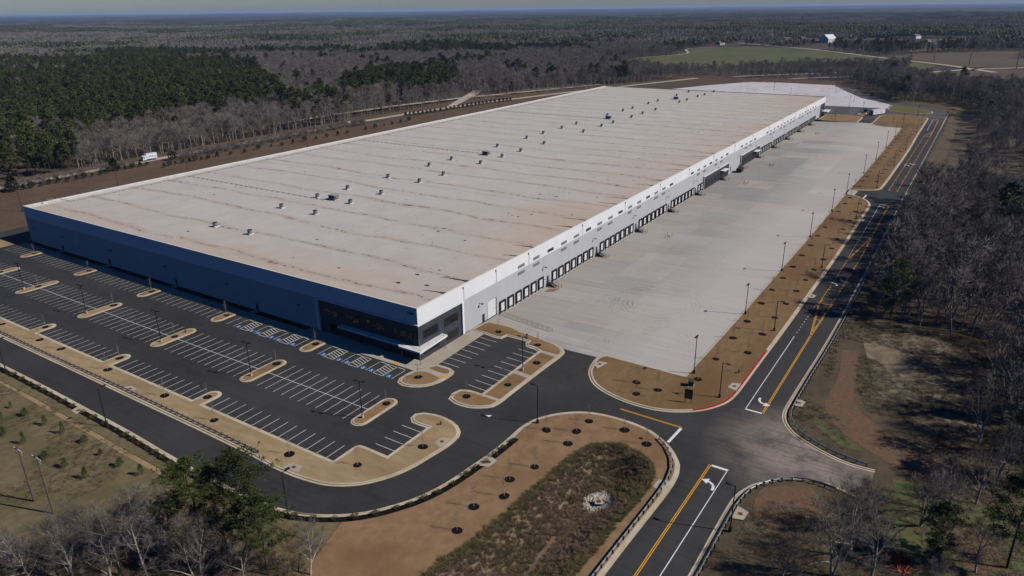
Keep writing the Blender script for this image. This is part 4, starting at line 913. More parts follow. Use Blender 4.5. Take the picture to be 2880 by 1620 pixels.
for x, y, s_, lab in ((515.5, -25.9, .92, 'dark lamp on the small island of the far parking lot'), (521, -64, .8, 'dark lamp at the far tip of the long median'), (553.4, -10, .98, 'dark lamp between the far parking lot and the trailer yard'), (597, -7.2, .8, 'dark lamp in the near part of the trailer yard'), (616.7, -16.4, .85, 'dark lamp at the road edge of the trailer yard'), (667.2, 79.7, .75, 'dark lamp far out on the trailer yard towards the fields'), (633.3, 55.6, .6, 'dark lamp just above the far roof edge on the trailer yard'), (666.8, 20.2, .78, 'dark lamp at the far corner of the trailer yard')):
    put(FL, x, y, .05, 0, lab, 'lamps round the trailer yard', s_)
for i, x in enumerate((20.1, 63.9, 101.8, 184.9, 236.4, 273.8, 322.7, 357, 398.9)):
    put(SG, x, 242, .03, math.pi / 2, f"brown lamp on the slope behind the warehouse, {ordinal(i)} from the left", 'lamps on the slope behind the warehouse', 1.0)

# ------------------------------------------------------------------ guardrails
def guardrail(pts, lab, side, step=1.9):
    P = smooth_line(pts, step=3); t = thing('guardrail', lab, 'guardrail')
    b = MB()
    for w0, w1, z0, z1 in ((0, .05, .42, .55), (.05, -.01, .55, .62), (-.01, .05, .62, .69), (.05, 0, .69, .80)):
        b.strip(P, w0 * side, w1 * side, z0, z1=z1); 
    b.strip(P, .06 * side, -.04 * side, .80, z1=.80)
    b.build('rail', M['rail'], t)
    L = [0]
    for p, q in zip(P, P[1:]): L.append(L[-1] + math.hypot(q[0] - p[0], q[1] - p[1]))
    n = int(L[-1] / step); po = []
    for i in range(n + 1):
        d = min(step * i, L[-1] - .01); j = max(k for k in range(len(L)) if L[k] <= d); j = min(j, len(P) - 2)
        f = (d - L[j]) / max(L[j + 1] - L[j], 1e-6); dx, dy = P[j + 1][0] - P[j][0], P[j + 1][1] - P[j][1]; l = math.hypot(dx, dy)
        po.append((P[j][0] + dx * f, P[j][1] + dy * f, math.atan2(dy, dx)))
    pm = MB(); pm.box(-.08, .08, -.28 if side < 0 else .08, -.08 if side < 0 else .28, -.1, .82); pm.box(-.06, .06, -.08 if side < 0 else 0, 0 if side < 0 else .08, .45, .78); pme = pm.mesh('post', M['bronze'])
    po.sort(key=lambda p: math.hypot(p[0] - CAM.x, p[1] - CAM.y))
    for x, y, a in po[:100]: obj('post', pme, t, (x, y, .0), a)
    if len(po) > 100:
        r = MB()
        for x, y, a in po[100:]: r.add(pm, Matrix.Translation((x, y, 0)) @ Matrix.Rotation(a, 4, 'Z'))
        r.build('posts', M['bronze'], t)['kind'] = 'stuff'
guardrail([(-47.0, 203), (-47.1, 110), (-47.3, 81), (-47.2, 59), (-47.3, 39), (-47.5, 17), (-47.7, 1)], 'guardrail along the straw strip between parking lot and drive', 1)
guardrail([(-2.3, -63.2), (-4.2, -65.5), (-7.0, -67.6), (-10, -68.9), (-13.6, -69.5), (-18.3, -69.6), (-28.9, -69.3), (-41.1, -68.9), (-72, -68.1)], 'bright guardrail beside the grassy basin and the bottom road', 1)
guardrail([(9.7, -99.5), (10.3, -95.5), (11.2, -92.6), (12.6, -89.5), (14.6, -86.8), (16.9, -84.9), (19.4, -83.7), (22.7, -83.1), (39.3, -83.3), (57.8, -83.9), (80.4, -84.2), (103.1, -84.3), (149, -84.3), (184.4, -84.2), (238, -84)], 'guardrail curving from the side street along the road beside the woods', -1)
guardrail([(249, -84), (315, -84.2), (400, -84.3), (545, -84.2), (562, -81.8)], 'far guardrail beyond the gap along the road beside the woods', -1, 2.6)
guardrail([(-72, -81.9), (-33.7, -82.2), (-24.5, -82.2), (-14.8, -82.3), (-11.7, -82.6), (-9, -83.2), (-6.6, -84.2), (-4.6, -85.6), (-2.9, -87.3), (-1.6, -89.1), (-.8, -91.2), (-.6, -93.6), (-.9, -96)], 'guardrail round the lower corner of the side street', -1)

# ------------------------------------------------------------------ small street furniture
def inlet(x, y, rz, lab):
    t = thing('drain_inlet', lab, 'drain inlet', (x, y, .14), rz, 'concrete drain inlets along the kerbs')
    b = MB(); b.prism([(-1.9, -.9), (1.9, -.9), (1.3, 1.0), (-1.2, 1.2)], 0, .04); b.build('apron', M['walk'], t)
    b = MB(); b.tube([(0, .1, .03), (0, .1, .065)], .42, 14); b.build('manhole_cover', M['rust'], t)
for x, y, a, lab in ((-47.3, -8.2, -1.5, 'pale drain inlet with rusty lid in the straw strip at the drive bend'), (-25.6, -26.9, 0, 'pale drain inlet with rusty lid on the tip of the parking peninsula'), (-26.4, -38.6, 3.1, 'pale drain inlet with rusty lid on the hedge bed of the bottom lawn'), (-57.6, 48.2, 1.55, 'pale drain inlet with rusty lid at the hedge by the pine saplings'), (-46.4, 47.7, -1.57, 'pale drain inlet with rusty lid behind the guardrail of the straw strip'), (20.9, -38.9, -.2, 'pale drain inlet with rusty lid at the court end of the median'),
        (27.1, -69.7, 0, 'pale drain inlet with rusty lid at the red kerb of the median'), (27, -83.6, 3.14, 'pale drain inlet with rusty lid behind the guardrail by the woods'), (-15.8, -69.2, 0, 'pale drain inlet with rusty lid behind the bright basin guardrail'), (-16.2, -83.4, 3.14, 'pale drain inlet with rusty lid behind the lower corner guardrail'), (93, -72.8, 3.14, 'pale drain inlet on the road kerb of the median in the tree shadow'), (188, -72.6, 3.14, 'pale drain inlet on the road kerb of the median, second beyond the junction')):
    inlet(x, y, a, lab)
def hydrant(x, y, lab, m='red'):
    t = thing('fire_hydrant', lab, 'fire hydrant', (x, y, .14))
    b = MB(); b.tube([(0, 0, 0), (0, 0, .55), (0, 0, .62), (0, 0, .8), (0, 0, .9)], [.15, .15, .2, .17, .05], 10); b.build('barrel', M[m], t)
    b = MB(); b.tube([(-.3, 0, .5), (.3, 0, .5)], .08, 8); b.tube([(0, 0, .5), (0, -.28, .5)], .09, 8); b.build('outlet', M[m], t)
hydrant(-20.7, -22.7, 'red fire hydrant on the tip of the parking peninsula')
hydrant(25.2, -15.5, 'dark fire hydrant on the grass beside the ramp', 'steel'); hydrant(33.9, -68.6, 'small dark hydrant on the median near the red kerb', 'steel'); hydrant(-20.5, 64.6, 'red fire hydrant on the third parking island from the driveway end')
t = thing('notice_board', 'dark notice board on two legs leaning back on the median', 'sign', (14.6, -63.2, .14), math.radians(-80))
for s_ in (-1, 1):
    b = MB(); b.box(s_ * .65 - .06, s_ * .65 + .06, -.06, .06, 0, 1.2); b.build('leg', M['steel'], t)
b = MB(); b.box(-.85, .85, -.07, .07, 1.0, 3.3, 0); b.box(-.75, .75, -.09, -.07, 1.1, 3.2, 1); b.build('panel', [M['steel'], M['solar']], t)
t = thing('utility_cabinet', 'low green utility cabinet on the median beside the notice board', 'cabinet', (22.3, -61.1, .14), .3)
b = MB(); b.box(-.85, .85, -.75, .75, 0, .1); b.build('pad', M['walk'], t)
b = MB(); b.box(-.7, .7, -.6, .6, .1, 1.25); b.quad([(-.75, -.65, 1.25), (.75, -.65, 1.25), (.75, .65, 1.38), (-.75, .65, 1.38)]); b.box(-.02, .02, -.62, -.6, .15, 1.2); b.build('cabinet', M['greenbox'], t)
for i, (x, y, lab) in enumerate(((11.9, -54.3, 'thin grey pipe riser on the median among the saplings'), (33.4, -66.4, 'thin grey pipe riser on the median beside the lamp'))):
    t = thing('pipe_riser', lab, 'pipe', (x, y, .14)); b = MB(); b.tube([(0, 0, 0), (0, 0, .7), (.9, 0, .7), (.9, 0, .0)], .05, 6); b.build('pipe', M['galv'], t)
t = thing('stop_sign', 'stop sign on a thin post at the kerb where the drive meets the road', 'road sign', (-2.7, -63.0, .12), math.radians(200))
b = MB(); b.tube([(0, 0, 0), (0, 0, 2.9)], .035, 6); b.build('post', M['galv'], t)
b = MB(); oc = [(.38 * math.cos(R(22.5 + 45 * k)), 2.6 + .38 * math.sin(R(22.5 + 45 * k))) for k in range(8)]
b.quad([(p[0], -.05, p[1]) for p in oc], 0); b.quad([(p[0], -.035, p[1]) for p in oc[::-1]], 1); b.build('face', [M['red'], M['galv']], t)
# utility poles with crossarms
for x, y, h, lab in ((-78.5, 23.4, 11.6, 'wooden utility pole with pale crossarm, the left one of the two'), (-78.4, 17.0, 12.2, 'wooden utility pole with pale crossarm, the right one with a guy wire')):
    t = thing('utility_pole', lab, 'utility pole', (x, y, 0), 0, 'utility poles in the left field')
    b = MB(); b.tube([(0, 0, 0), (0, 0, h)], [.2, .13], 10); b.build('pole', M['wood'], t)
    b = MB(); b.box(-.22, -.1, -1.6, 1.6, h - .75, h - .60); q = b.build('crossarm', M['pale'], t)
    b = MB(); b.tube([(-.1, -.9, h - 1.5), (-.13, -1.2, h - 1.55), (-.1, -.9, h - .9)], .05, 5); b.tube([(-.1, .7, h - 1.7), (-.3, 1.0, h - 1.5)], .06, 5); b.build('bracket', M['galv'], t)
    for yy in (-1.4, 0, 1.4):
        b = MB(); b.tube([(-.16, yy, h - .6), (-.16, yy, h - .35)], [.06, .04], 6); b.build('insulator', M['galv'], t)
    if y < 20:
        b = MB(); b.tube([(0, 0, h - 1.5), (4.5, -1.6, 2.5)], .018, 4); b.build('guy_wire', M['galv'], t)
# catch basin in the riprap
t = thing('catch_basin', 'square concrete catch basin with rusty lid in the ring of stones', 'catch basin', (-23.2, -60.4, float(basin_z(-23.2, -60.4)) - .05), .5)
b = MB(); b.box(-.6, .6, -.6, .6, 0, .7); b.box(-.7, .7, -.7, .7, .7, .85); b.build('box', M['walk'], t)
b = MB(); b.tube([(0, 0, .85), (0, 0, .9)], .45, 16); b.build('lid', M['rust'], t)
sr = random.Random(4); b = MB()
for i in range(760):
    a = sr.uniform(0, 6.283); rr = abs(sr.gauss(2.25, .5)); wx = 1.0 + .35 * math.cos(a - 1.2)
    if sr.random() > .72 + .28 * math.cos(a + .5): continue
    x, y = -22.7 + rr * math.cos(a) * wx, -60.2 + rr * math.sin(a) * .95; s_ = sr.uniform(.14, .30)
    n = len(b.v); pts = [Vector((sr.uniform(.6, 1.2) * u[0], sr.uniform(.6, 1.2) * u[1], sr.uniform(.5, 1.1) * u[2])) * s_ for u in ((1, 0, 0), (-1, 0, 0), (0, 1, 0), (0, -1, 0), (0, 0, 1), (0, 0, -1))]
    zb = float(basin_z(x, y)); b.v += [(x + p.x, y + p.y, zb + .05 + p.z) for p in pts]
    for f in ((0, 2, 4), (2, 1, 4), (1, 3, 4), (3, 0, 4), (2, 0, 5), (1, 2, 5), (3, 1, 5), (0, 3, 5)): b.f.append(tuple(n + k for k in f)); b.m.append(0)
tag(b.build('riprap', M['stone']), kind='stuff')

# ------------------------------------------------------------------ vehicles and far buildings
def wheel(x, y, r=.5, w_=.3):
    b = MB(); n = 14
    b.tube([(x, y - w_ / 2, r), (x, y + w_ / 2, r)], r, n); return b
def put_wheels(t, spots, r=.48):
    for x, y in spots:
        q = wheel(x, y, r).build('wheel', M['black'], t); b = MB(); b.tube([(x, y - .17, r), (x, y + .17, r)], r * .55, 10); b.build('rim', M['galv'], q)
t = thing('box_truck', 'white box truck with a blue stripe driving on the road behind the warehouse', 'truck', (117.5, 302.7, .03), math.radians(180))
b = MB(); b.box(-4.6, 2.0, -1.25, 1.25, 1.0, 4.0, 0); b.build('cargo_box', M['vpaint'], t)
for yy in (-1.27, 1.25):
    b = MB(); b.box(-4.4, 1.6, yy, yy + .02, 2.0, 2.35); b.box(-2.5, 1.0, yy - .002, yy + .022, 2.6, 2.85); b.build('stripe', M['vblue'], t)
b = MB(); prof = [(2.1, .55), (4.3, .55), (4.35, 1.5), (3.9, 2.55), (2.9, 3.3), (2.1, 3.3)]
for s_ in (0,):
    L_ = [(x, -1.15, z) for x, z in prof]; R_ = [(x, 1.15, z) for x, z in prof]
    b.quad(L_); b.quad(R_[::-1])
    for i in range(len(prof)): j = (i + 1) % len(prof); b.quad([L_[j], L_[i], R_[i], R_[j]])
cab = b.build('cab', M['vpaint'], t)
b = MB(); b.quad([(4.36, -1.0, 1.55), (4.36, 1.0, 1.55), (3.95, 1.0, 2.45), (3.95, -1.0, 2.45)]); b.box(2.9, 3.8, -1.17, 1.17, 1.6, 2.3); b.build('windows', M['glass'], cab)
b = MB(); b.box(-4.6, 4.0, -.5, .5, .55, 1.0); b.build('chassis', M['steel'], t)
put_wheels(t, [(3.3, -1.05), (3.3, 1.05), (-2.9, -1.05), (-2.9, 1.05)])
def pickup(x, y, z, rz, lab, m='vpaint', bed=True):
    t = thing('pickup_truck' if bed else 'parked_car', lab, 'pickup' if bed else 'car', (x, y, z), rz)
    prof = [(-2.8, .45), (2.7, .45), (2.75, 1.0), (1.5, 1.15), (.9, 1.75), (-.7, 1.8), (-.9, 1.15), (-2.8, 1.15)] if bed else [(-2.3, .4), (2.3, .4), (2.3, .85), (1.2, 1.0), (.5, 1.5), (-1.2, 1.5), (-2.2, 1.0)]
    b = MB(); L_ = [(a, -.95, c) for a, c in prof]; R_ = [(a, .95, c) for a, c in prof]; b.quad(L_); b.quad(R_[::-1])
    for i in range(len(prof)): j = (i + 1) % len(prof); b.quad([L_[j], L_[i], R_[i], R_[j]])
    b.build('body', M[m], t)
    b = MB(); z0, z1 = (1.2, 1.65) if bed else (1.03, 1.4); b.box(-.6, .75, -.97, .97, z0, z1); b.build('windows', M['glass'], t)
    put_wheels(t, [(1.75, -.85), (1.75, .85), (-1.75, -.85), (-1.75, .85)], .38)
pickup(281.5, 302, .03, 3.14, 'white pickup with a loaded bed on the road behind the warehouse, left of the crossing'); pickup(344, 296.5, .03, 3.1, 'white pickup on the road behind the warehouse close to the crossing')
pickup(652, -14.5, .0, 2.7, 'dark car on the service road beyond the trailer yard', 'vdark', False)
t = thing('office_trailer', 'long white site trailer on the drive of the far parking lot', 'trailer', (517, -36, .0), math.radians(-24))
b = MB(); b.box(-8, 8, -1.8, 1.8, .7, 3.9); b.build('body', M['vpaint'], t)
b = MB(); b.quad([(-8.2, -2, 3.9), (8.2, -2, 3.9), (8.2, 0, 4.2), (-8.2, 0, 4.2)]); b.quad([(-8.2, 0, 4.2), (8.2, 0, 4.2), (8.2, 2, 3.9), (-8.2, 2, 3.9)]); b.build('roof', M['membrane'], t)
b = MB(); b.box(-8.02, -8, -.6, .5, 1.6, 2.7); b.box(-5, -4, -1.82, -1.8, 1.7, 2.6); b.box(2, 3, -1.82, -1.8, 1.7, 2.6); b.build('windows', M['glass'], t)
b = MB(); b.box(-7.8, 7.8, -1.6, 1.6, .1, .7); b.build('skirt', M['steel'], t)
t = thing('dump_truck', 'dark work truck parked beside the white site trailer', 'truck', (526, -26.5, 0), .2)
b = MB(); b.prism([(-3.4, -1.2), (1.4, -1.2), (1.4, 1.2), (-3.4, 1.2)], 1.0, 2.7); b.build('bed', M['vdark'], t)
b = MB(); b.box(1.6, 3.4, -1.15, 1.15, .6, 2.8); b.box(3.4, 4.3, -1.0, 1.0, .6, 1.7); b.build('cab', M['vdark'], t); put_wheels(t, [(2.9, -1), (2.9, 1), (-2.2, -1), (-2.2, 1)])
def house(x, y, L, W_, h, rz, lab, m):
    z = float(far_h(x, y)); t = thing('farm_house', lab, 'house', (x, y, z), -.25 - rz * .5, 'houses of the far village')
    b = MB(); b.box(-L / 2, L / 2, -W_ / 2, W_ / 2, 0, h)
    for s_ in (-1, 1): b.quad([(s_ * L / 2, -W_ / 2, h), (s_ * L / 2, W_ / 2, h), (s_ * L / 2, 0, h + W_ * .38)][::s_])
    b.build('wall', m, t)
    b = MB(); e = .4
    for s_ in (-1, 1): b.quad([(-L / 2 - e, s_ * (W_ / 2 + e), h - .25), (L / 2 + e, s_ * (W_ / 2 + e), h - .25), (L / 2 + e, 0, h + W_ * .38 + .05), (-L / 2 - e, 0, h + W_ * .38 + .05)][::-s_])
    b.build('roof', M['roofing'] if m != M['membrane'] else M['vpaint'], t)
    for i in range(3):
        xx = -L / 2 + L * (i + .5) / 3; b = MB(); b.box(xx - .6, xx + .6, -W_ / 2 - .03, -W_ / 2, 1.0, 2.4); b.build('window', M['glass'], t)
cream = mat('cream_siding', (.45, .40, .33), None); brick = mat('brick', (.16, .06, .04), None)
for a in ((1826, 336, 20, 11, 6, .6, 'pale house beside the tall pole left in the far village', M['white']), (1866, 307, 18, 11, 6, .2, 'cream house behind the far village street', cream), (1786, 276, 26, 12, 5, .5, 'low cream house with grey roof in the middle of the far village', cream), (1764, 255, 14, 9, 4, .3, 'small cream shed between the far houses', cream),
          (1771, 230, 30, 24, 10, .4, 'bright white hall with white roof, the largest building of the far village', M['membrane']), (2057, 71, 24, 12, 7, .3, 'white farmhouse far up among the pastures', M['white']), (1885, 33, 16, 9, 3, .2, 'low white shed in the far pasture', M['vpaint']), (1892, 9, 9, 8, 4, .2, 'small white shed at the right end of the far pasture', M['vpaint']),
          (1763, -72, 24, 12, 5, .4, 'brick house under the dark trees at the far right', brick), (1604, 431, 18, 10, 5, .2, 'pale house at the left end of the green field', cream), (1904, 399, 22, 12, 6, .8, 'white gabled house left in the far village', M['white']), (1700, 290, 22, 12, 4, .6, 'dark roofed house by the street in front of the village', M['grey'])):
    house(*a)
for i, (x, y, h) in enumerate(((1599, 293, 36), (1462, 187, 34), (1322, 91, 35), (1186, -29, 34), (1142, -77, 20), (1081, -133, 32))):
    t = thing('power_pylon', f"tall slim steel power pole beyond the fields, {ordinal(i)} from the left", 'power pole', (x, y, float(far_h(x, y))), 0, 'steel power poles beyond the fields')
    b = MB(); b.tube([(0, 0, 0), (0, 0, h)], [.75, .3], 8); b.build('pole', M['galv'], t)
    for k in range(3):
        b = MB(); b.tube([(0, 0, h - 1 - 3 * k), (1.2 * (-1) ** k, 2.2 * (-1) ** k, h - .4 - 3 * k)], .14, 5); b.build('arm', M['galv'], t)
for i, (x, y, h, lab) in enumerate(((430, 322, 12, 'wooden pole at the road crossing behind the warehouse'), (490, 318, 12, 'wooden pole beyond the crossing at the edge of the bare wood'), (330, 286, 12, 'bare wooden pole in front of the white pickup'), (555, 290, 12, 'wooden pole near the far left roof corner'))):
    t = thing('utility_pole', lab, 'utility pole', (x, y, 0)); b = MB(); b.tube([(0, 0, 0), (0, 0, h)], [.2, .14], 8); b.build('pole', M['wood'], t)
    b = MB(); b.box(-.06, .06, -1.2, 1.2, h - .8, h - .66); b.build('crossarm', M['wood'], t)
# fields and far roads laid on the ground
FLD = [(900, 300), (980, 395), (1056, 440), (1112, 405), (1233, 376), (1399, 430), (1495, 400), (1590, 322), (1568, 312), (1442, 186), (1282, 75), (1133, -32), (1023, -36), (1030, -8), (987, 48), (923, 151), (892, 220)]
def far_sheet(name, poly, m, z):
    xs_, ys_ = [p[0] for p in poly], [p[1] for p in poly]; st = max(6.0, (max(xs_) - min(xs_)) / 90)
    b = MB(); X = np.arange(min(xs_), max(xs_), st); Y = np.arange(min(ys_), max(ys_), st)
    idx = {}
    gx, gy = np.meshgrid(X + st / 2, Y + st / 2); ok = inside(gx, gy, poly)
    for j in range(len(Y)):
        for i in range(len(X)):
            if not ok[j, i]: continue
            q = []
            for a, c in ((i, j), (i + 1, j), (i + 1, j + 1), (i, j + 1)):
                if (a, c) not in idx:
                    x, y = X[0] + a * st, Y[0] + c * st; idx[(a, c)] = len(b.v); b.v.append((x, y, float(far_h(x, y)) + z))
                q.append(idx[(a, c)])
            b.f.append(tuple(q)); b.m.append(0)
    structure(name, b, m)
far_sheet('field', FLD, M['meadow'], .5)
PASTS = [[(1158, -35), (1279, 46), (1400, 12), (1544, -149), (1300, -150), (1089, -141), (1087, -70)], [(1427, 30), (1519, -27), (1731, -43), (2080, -18), (2008, 131), (1695, 68)], [(910, -138), (912, -82), (929, -35), (956, -33), (1072, -118), (1070, -141)], [(1600, 330), (1800, 400), (1900, 330), (1830, 220), (1700, 200)]]
for p in PASTS: far_sheet('pasture', p, M['pasture'], .5)
def far_road(pts, w_, m=M['walk'], z=.9):
    b = MB(); P = smooth_line(pts, step=20); a = offs(P, w_ / 2); c = offs(P, -w_ / 2)
    for i in range(len(P) - 1):
        q = [(*v, float(far_h(*v)) + z) for v in (c[i], c[i + 1], a[i + 1], a[i])]; b.quad(q)
    structure('road', b, m)
far_road([(1700, 420), (1590, 320), (1453, 190), (1288, 78), (1129, -37), (1000, -110)], 11)
far_road([(956, -31), (1033, -78), (1072, -115), (1120, -170)], 10); far_road([(760, 200), (845, 131), (922, 53), (960, 20)], 7); far_road([(760, 140), (821, 82), (876, 28), (930, -20)], 6); far_road([(1100, 420), (1240, 382), (1400, 436), (1500, 405)], 5)

# ------------------------------------------------------------------ trees
def bare_tree(seed, h, spread=.42, n1=9, n2=6, n3=5, n4=3, r0=None, tw=.022, tl=1.3, bole=.22, fork=0):
    g = random.Random(seed); T = MB(); C = MB(); r0 = r0 or h * .013
    def path(p, d, L, n, up, wob):
        pts = [p.copy()]; d = d.normalized()
        for i in range(n):
            d = (d + Vector((g.gauss(0, wob), g.gauss(0, wob), g.gauss(0, wob) + up))).normalized(); p = p + d * (L / n); pts.append(p.copy())
        return pts
    def at(pts, t):
        k = t * (len(pts) - 1); i = min(int(k), len(pts) - 2); return pts[i].lerp(pts[i + 1], k - i), (pts[i + 1] - pts[i]).normalized()
    def side(d, ang, az):
        u = d.cross(Vector((.3, .1, 1))).normalized(); v = d.cross(u)
        return (d * math.cos(ang) + (u * math.cos(az) + v * math.sin(az)) * math.sin(ang)).normalized()
    stems = [path(Vector((0, 0, -.1)), Vector((g.gauss(0, .06), g.gauss(0, .06), 1)), h * .86, 6, .02, .07)]
    if fork:
        for k in range(fork): a = g.uniform(0, 6.28); stems.append(path(Vector((0, 0, .2)), Vector((math.cos(a) * .38, math.sin(a) * .38, 1)), h * g.uniform(.65, .85), 6, .05, .09))
    for si, tr in enumerate(stems):
        k_ = 1 if si == 0 else .7
        T.tube(tr, [r0 * k_ * (1 - .8 * i / (len(tr) - 1)) for i in range(len(tr))], 7)
        m1 = max(4, int(n1 * (1 if si == 0 else .6))); az = g.uniform(0, 6.28)
        for i in range(m1):
            t = bole + (1 - bole) * (i + g.random() * .8) / m1; t = min(t, .99); p, d = at(tr, t); az += 2.4 + g.gauss(0, .3)
            L = h * spread * (1.08 - .62 * t) * g.uniform(.75, 1.15)
            lp = path(p, side(d, g.uniform(.6, 1.05), az), L, 4, .10, .12); rl = r0 * k_ * (1 - .8 * t) * .62
            T.tube(lp, [rl, rl * .8, rl * .6, rl * .42, rl * .22], 5, cap=False); a2 = g.uniform(0, 6.28)
            for j in range(n2):
                t2 = .22 + .78 * (j + g.random()) / n2; t2 = min(t2, .99); p2, d2 = at(lp, t2); a2 += 2.4 + g.gauss(0, .4)
                L2 = L * .48 * (1.15 - .6 * t2) * g.uniform(.7, 1.2)
                sp = path(p2, side(d2, g.uniform(.45, .9), a2), L2, 3, .08, .14); r2 = max(rl * .42 * (1 - .5 * t2), tw * 1.3)
                C.tube(sp, [r2, r2 * .8, r2 * .6, tw], 3, cap=False); a3 = g.uniform(0, 6.28)
                for k in range(n3):
                    t3 = .2 + .8 * (k + g.random()) / n3; t3 = min(t3, .99); p3, d3 = at(sp, t3); a3 += 2.4
                    L3 = tl * g.uniform(.6, 1.2); tp = path(p3, side(d3, g.uniform(.4, .9), a3), L3, 2, .08, .15)
                    C.tube(tp, [tw, tw * .8, tw * .45], 3, cap=False)
                    for q in range(n4):
                        p4, d4 = at(tp, g.uniform(.2, .95)); e = p4 + side(d4, g.uniform(.4, .9), g.uniform(0, 6.28)) * tl * g.uniform(.3, .6)
                        C.tube([p4, e], [tw * .7, tw * .35], 3, cap=False)
    return T, C
def pine(seed, h, bole=.45, rad=.20, nb=60, nt=7, ns=6, ts=.75, r0=None, tw=.10, near=False):
    g = random.Random(seed); T = MB(); C = MB(); r0 = r0 or h * .012
    tr = [Vector((g.gauss(0, .012) * h * i / 5, g.gauss(0, .012) * h * i / 5, h * .97 * i / 5 - (.1 if i == 0 else 0))) for i in range(6)]
    T.tube(tr, [r0, r0 * .88, r0 * .75, r0 * .6, r0 * .4, r0 * .12], 7)
    az = 0
    for i in range(nb):
        t = bole + (1 - bole) * (i + g.random()) / nb; k = min(t, .995) * 5 / 1.0; j = min(int(k), 4); p = tr[j].lerp(tr[j + 1], k - j)
        u = (t - bole) / (1 - bole); L = h * rad * (math.sin(math.pi * (.18 + .80 * u)) ** .8 + .05) * g.uniform(.55, 1.15); az += 2.4 + g.gauss(0, .35)
        el = -.15 + .9 * u + g.gauss(0, .15); d = Vector((math.cos(az) * math.cos(el), math.sin(az) * math.cos(el), math.sin(el)))
        e = p + d * L + Vector((0, 0, .12 * L)); T.tube([p, p.lerp(e, .5) - Vector((0, 0, .03 * L)), e], [max(.03, r0 * .28 * (1 - u)), .03, .015], 3, cap=False)
        for q in range(nt):
            c = p.lerp(e, g.uniform(.35, 1.05)) + Vector((g.gauss(0, .12 * L), g.gauss(0, .12 * L), g.gauss(0, .09 * L))) if not near else p.lerp(e, g.uniform(.5, 1.05)) + Vector((g.gauss(0, .13 * L), g.gauss(0, .13 * L), g.gauss(.02 * L, .045 * L)))
            for s_ in range(ns):
                v = Vector((g.gauss(0, 1), g.gauss(0, 1), g.gauss(.35, .8))).normalized() * ts * g.uniform(.6, 1.2)
                wv = v.cross(Vector((g.gauss(0, 1), g.gauss(0, 1), g.gauss(0, 1)))).normalized() * tw * g.uniform(.8, 1.6)
                C.quad([c - wv * .4, c + v * .55 + wv, c + v, c + v * .5 - wv])
    return T, C
def meshes(pair, name, mt, mc):
    a, b = pair; a_ = a.mesh(name + '_trunk', mt); b_ = b.mesh(name + '_crown', mc); j = MB(); n = 0
    j.v = a.v + b.v; j.f = a.f + [tuple(i + len(a.v) for i in f) for f in b.f]; j.m = [0] * len(a.f) + [1] * len(b.f)
    return a_, b_, j.mesh(name, [mt, mc])
def plant(name, trio, x, y, z, rz, s_, lab, cat='tree', group=None):
    t = thing(name, lab, cat, (x, y, z), rz, group); t.scale = (s_[0], s_[0], s_[1]) if isinstance(s_, tuple) else (s_, s_, s_)
    obj('trunk', trio[0], t); obj('crown', trio[1], t); return t
near_bare = [meshes(bare_tree(100 + i, 12.5, .48, 10, 7, 6, 3, tw=.019, tl=1.2, fork=f, r0=.24), 'bare_tree', M['bark'], M['twig']) for i, f in enumerate((0, 2, 1, 0, 2))]
forest_bare = [meshes(bare_tree(200 + i, 16, .34, 9, 6, 5, 2, tw=.042, tl=1.7, bole=.3, r0=.19), 'bare_tree', M['bark'], M['forest_twig']) for i in range(6)]
forest_pine = [meshes(pine(300 + i, 20, .40, .185, 30, 9, 8, ts=1.05, tw=.19, near=True), 'pine_tree', M['pbark'], M['fneedle']) for i in range(5)]
near_pine = [meshes(pine(400 + i, 15.5, .34, .27, 52, 17, 12, ts=.60, tw=.038, near=True), 'pine_tree', M['pbark'], M['needle']) for i in range(3)]
# near trees, one by one
for x, y, k, h, rz, lab in ((-71.3, -14.8, 0, 18.5, .4, 'big dark pine overlapping the drive, left of the three pines at the lower left'), (-67.4, -20.8, 1, 19.5, 2.1, 'big forked pine over the drive bend, middle of the three pines at the lower left'), (-68.3, -26.4, 2, 15.0, 4.0, 'bright green pine by the bottom lawn, right of the three pines at the lower left'),
        (-12.6, -112.0, 1, 11.5, 1.0, 'spreading pine with thin crown over the green patch at the lower right'), (-7.2, -121.5, 0, 17.5, 3.0, 'tall dark pine in the lower right corner with a bare leaning trunk'), (20, -124, 2, 16, 2, 'dark pine at the right picture edge beside the pale grass clearing'),
        (88, -94.5, 0, 18.5, .3, 'dense dark pine at the wood edge throwing its shadow across the road'), (122, -95, 2, 12, .3, 'green pine among bare trees beside the road shadow'), (190, -93, 1, 8, .9, 'small round pine at the guardrail near the second court entrance')):
    plant('pine_tree', near_pine[k], x, y, 0 if x < 84 else -1.6, rz, h / 15.5, lab)
lab_l = ['pale limbed bare tree beside the right utility pole', 'bare tree with white limbs in the bottom left thicket, closest to the corner', 'bare tree in the middle of the lower left thicket, its crown over the field', 'bare tree at the bottom edge between thicket and pines', 'bare tree in the lower left thicket just behind the front row', 'bare tree with twin stems at the bottom edge of the lower left thicket', 'bare tree tucked under the left big pine', 'small bare tree at the top of the lower left thicket', 'lone bare tree with dark limbs on the tan lawn right of the pines', 'thin bare tree between the middle and right pine', 'small grey bare tree at the edge of the sapling field', 'bare tree filling the gap under the middle pine', 'bare tree low in the bottom left corner', 'slim bare tree in front of the right pine', 'bare tree at the left picture edge below the poles', 'bushy bare tree at the very bottom of the thicket', 'leaning bare tree in the front of the lower left thicket', 'grey bare tree rising right of the thicket centre']
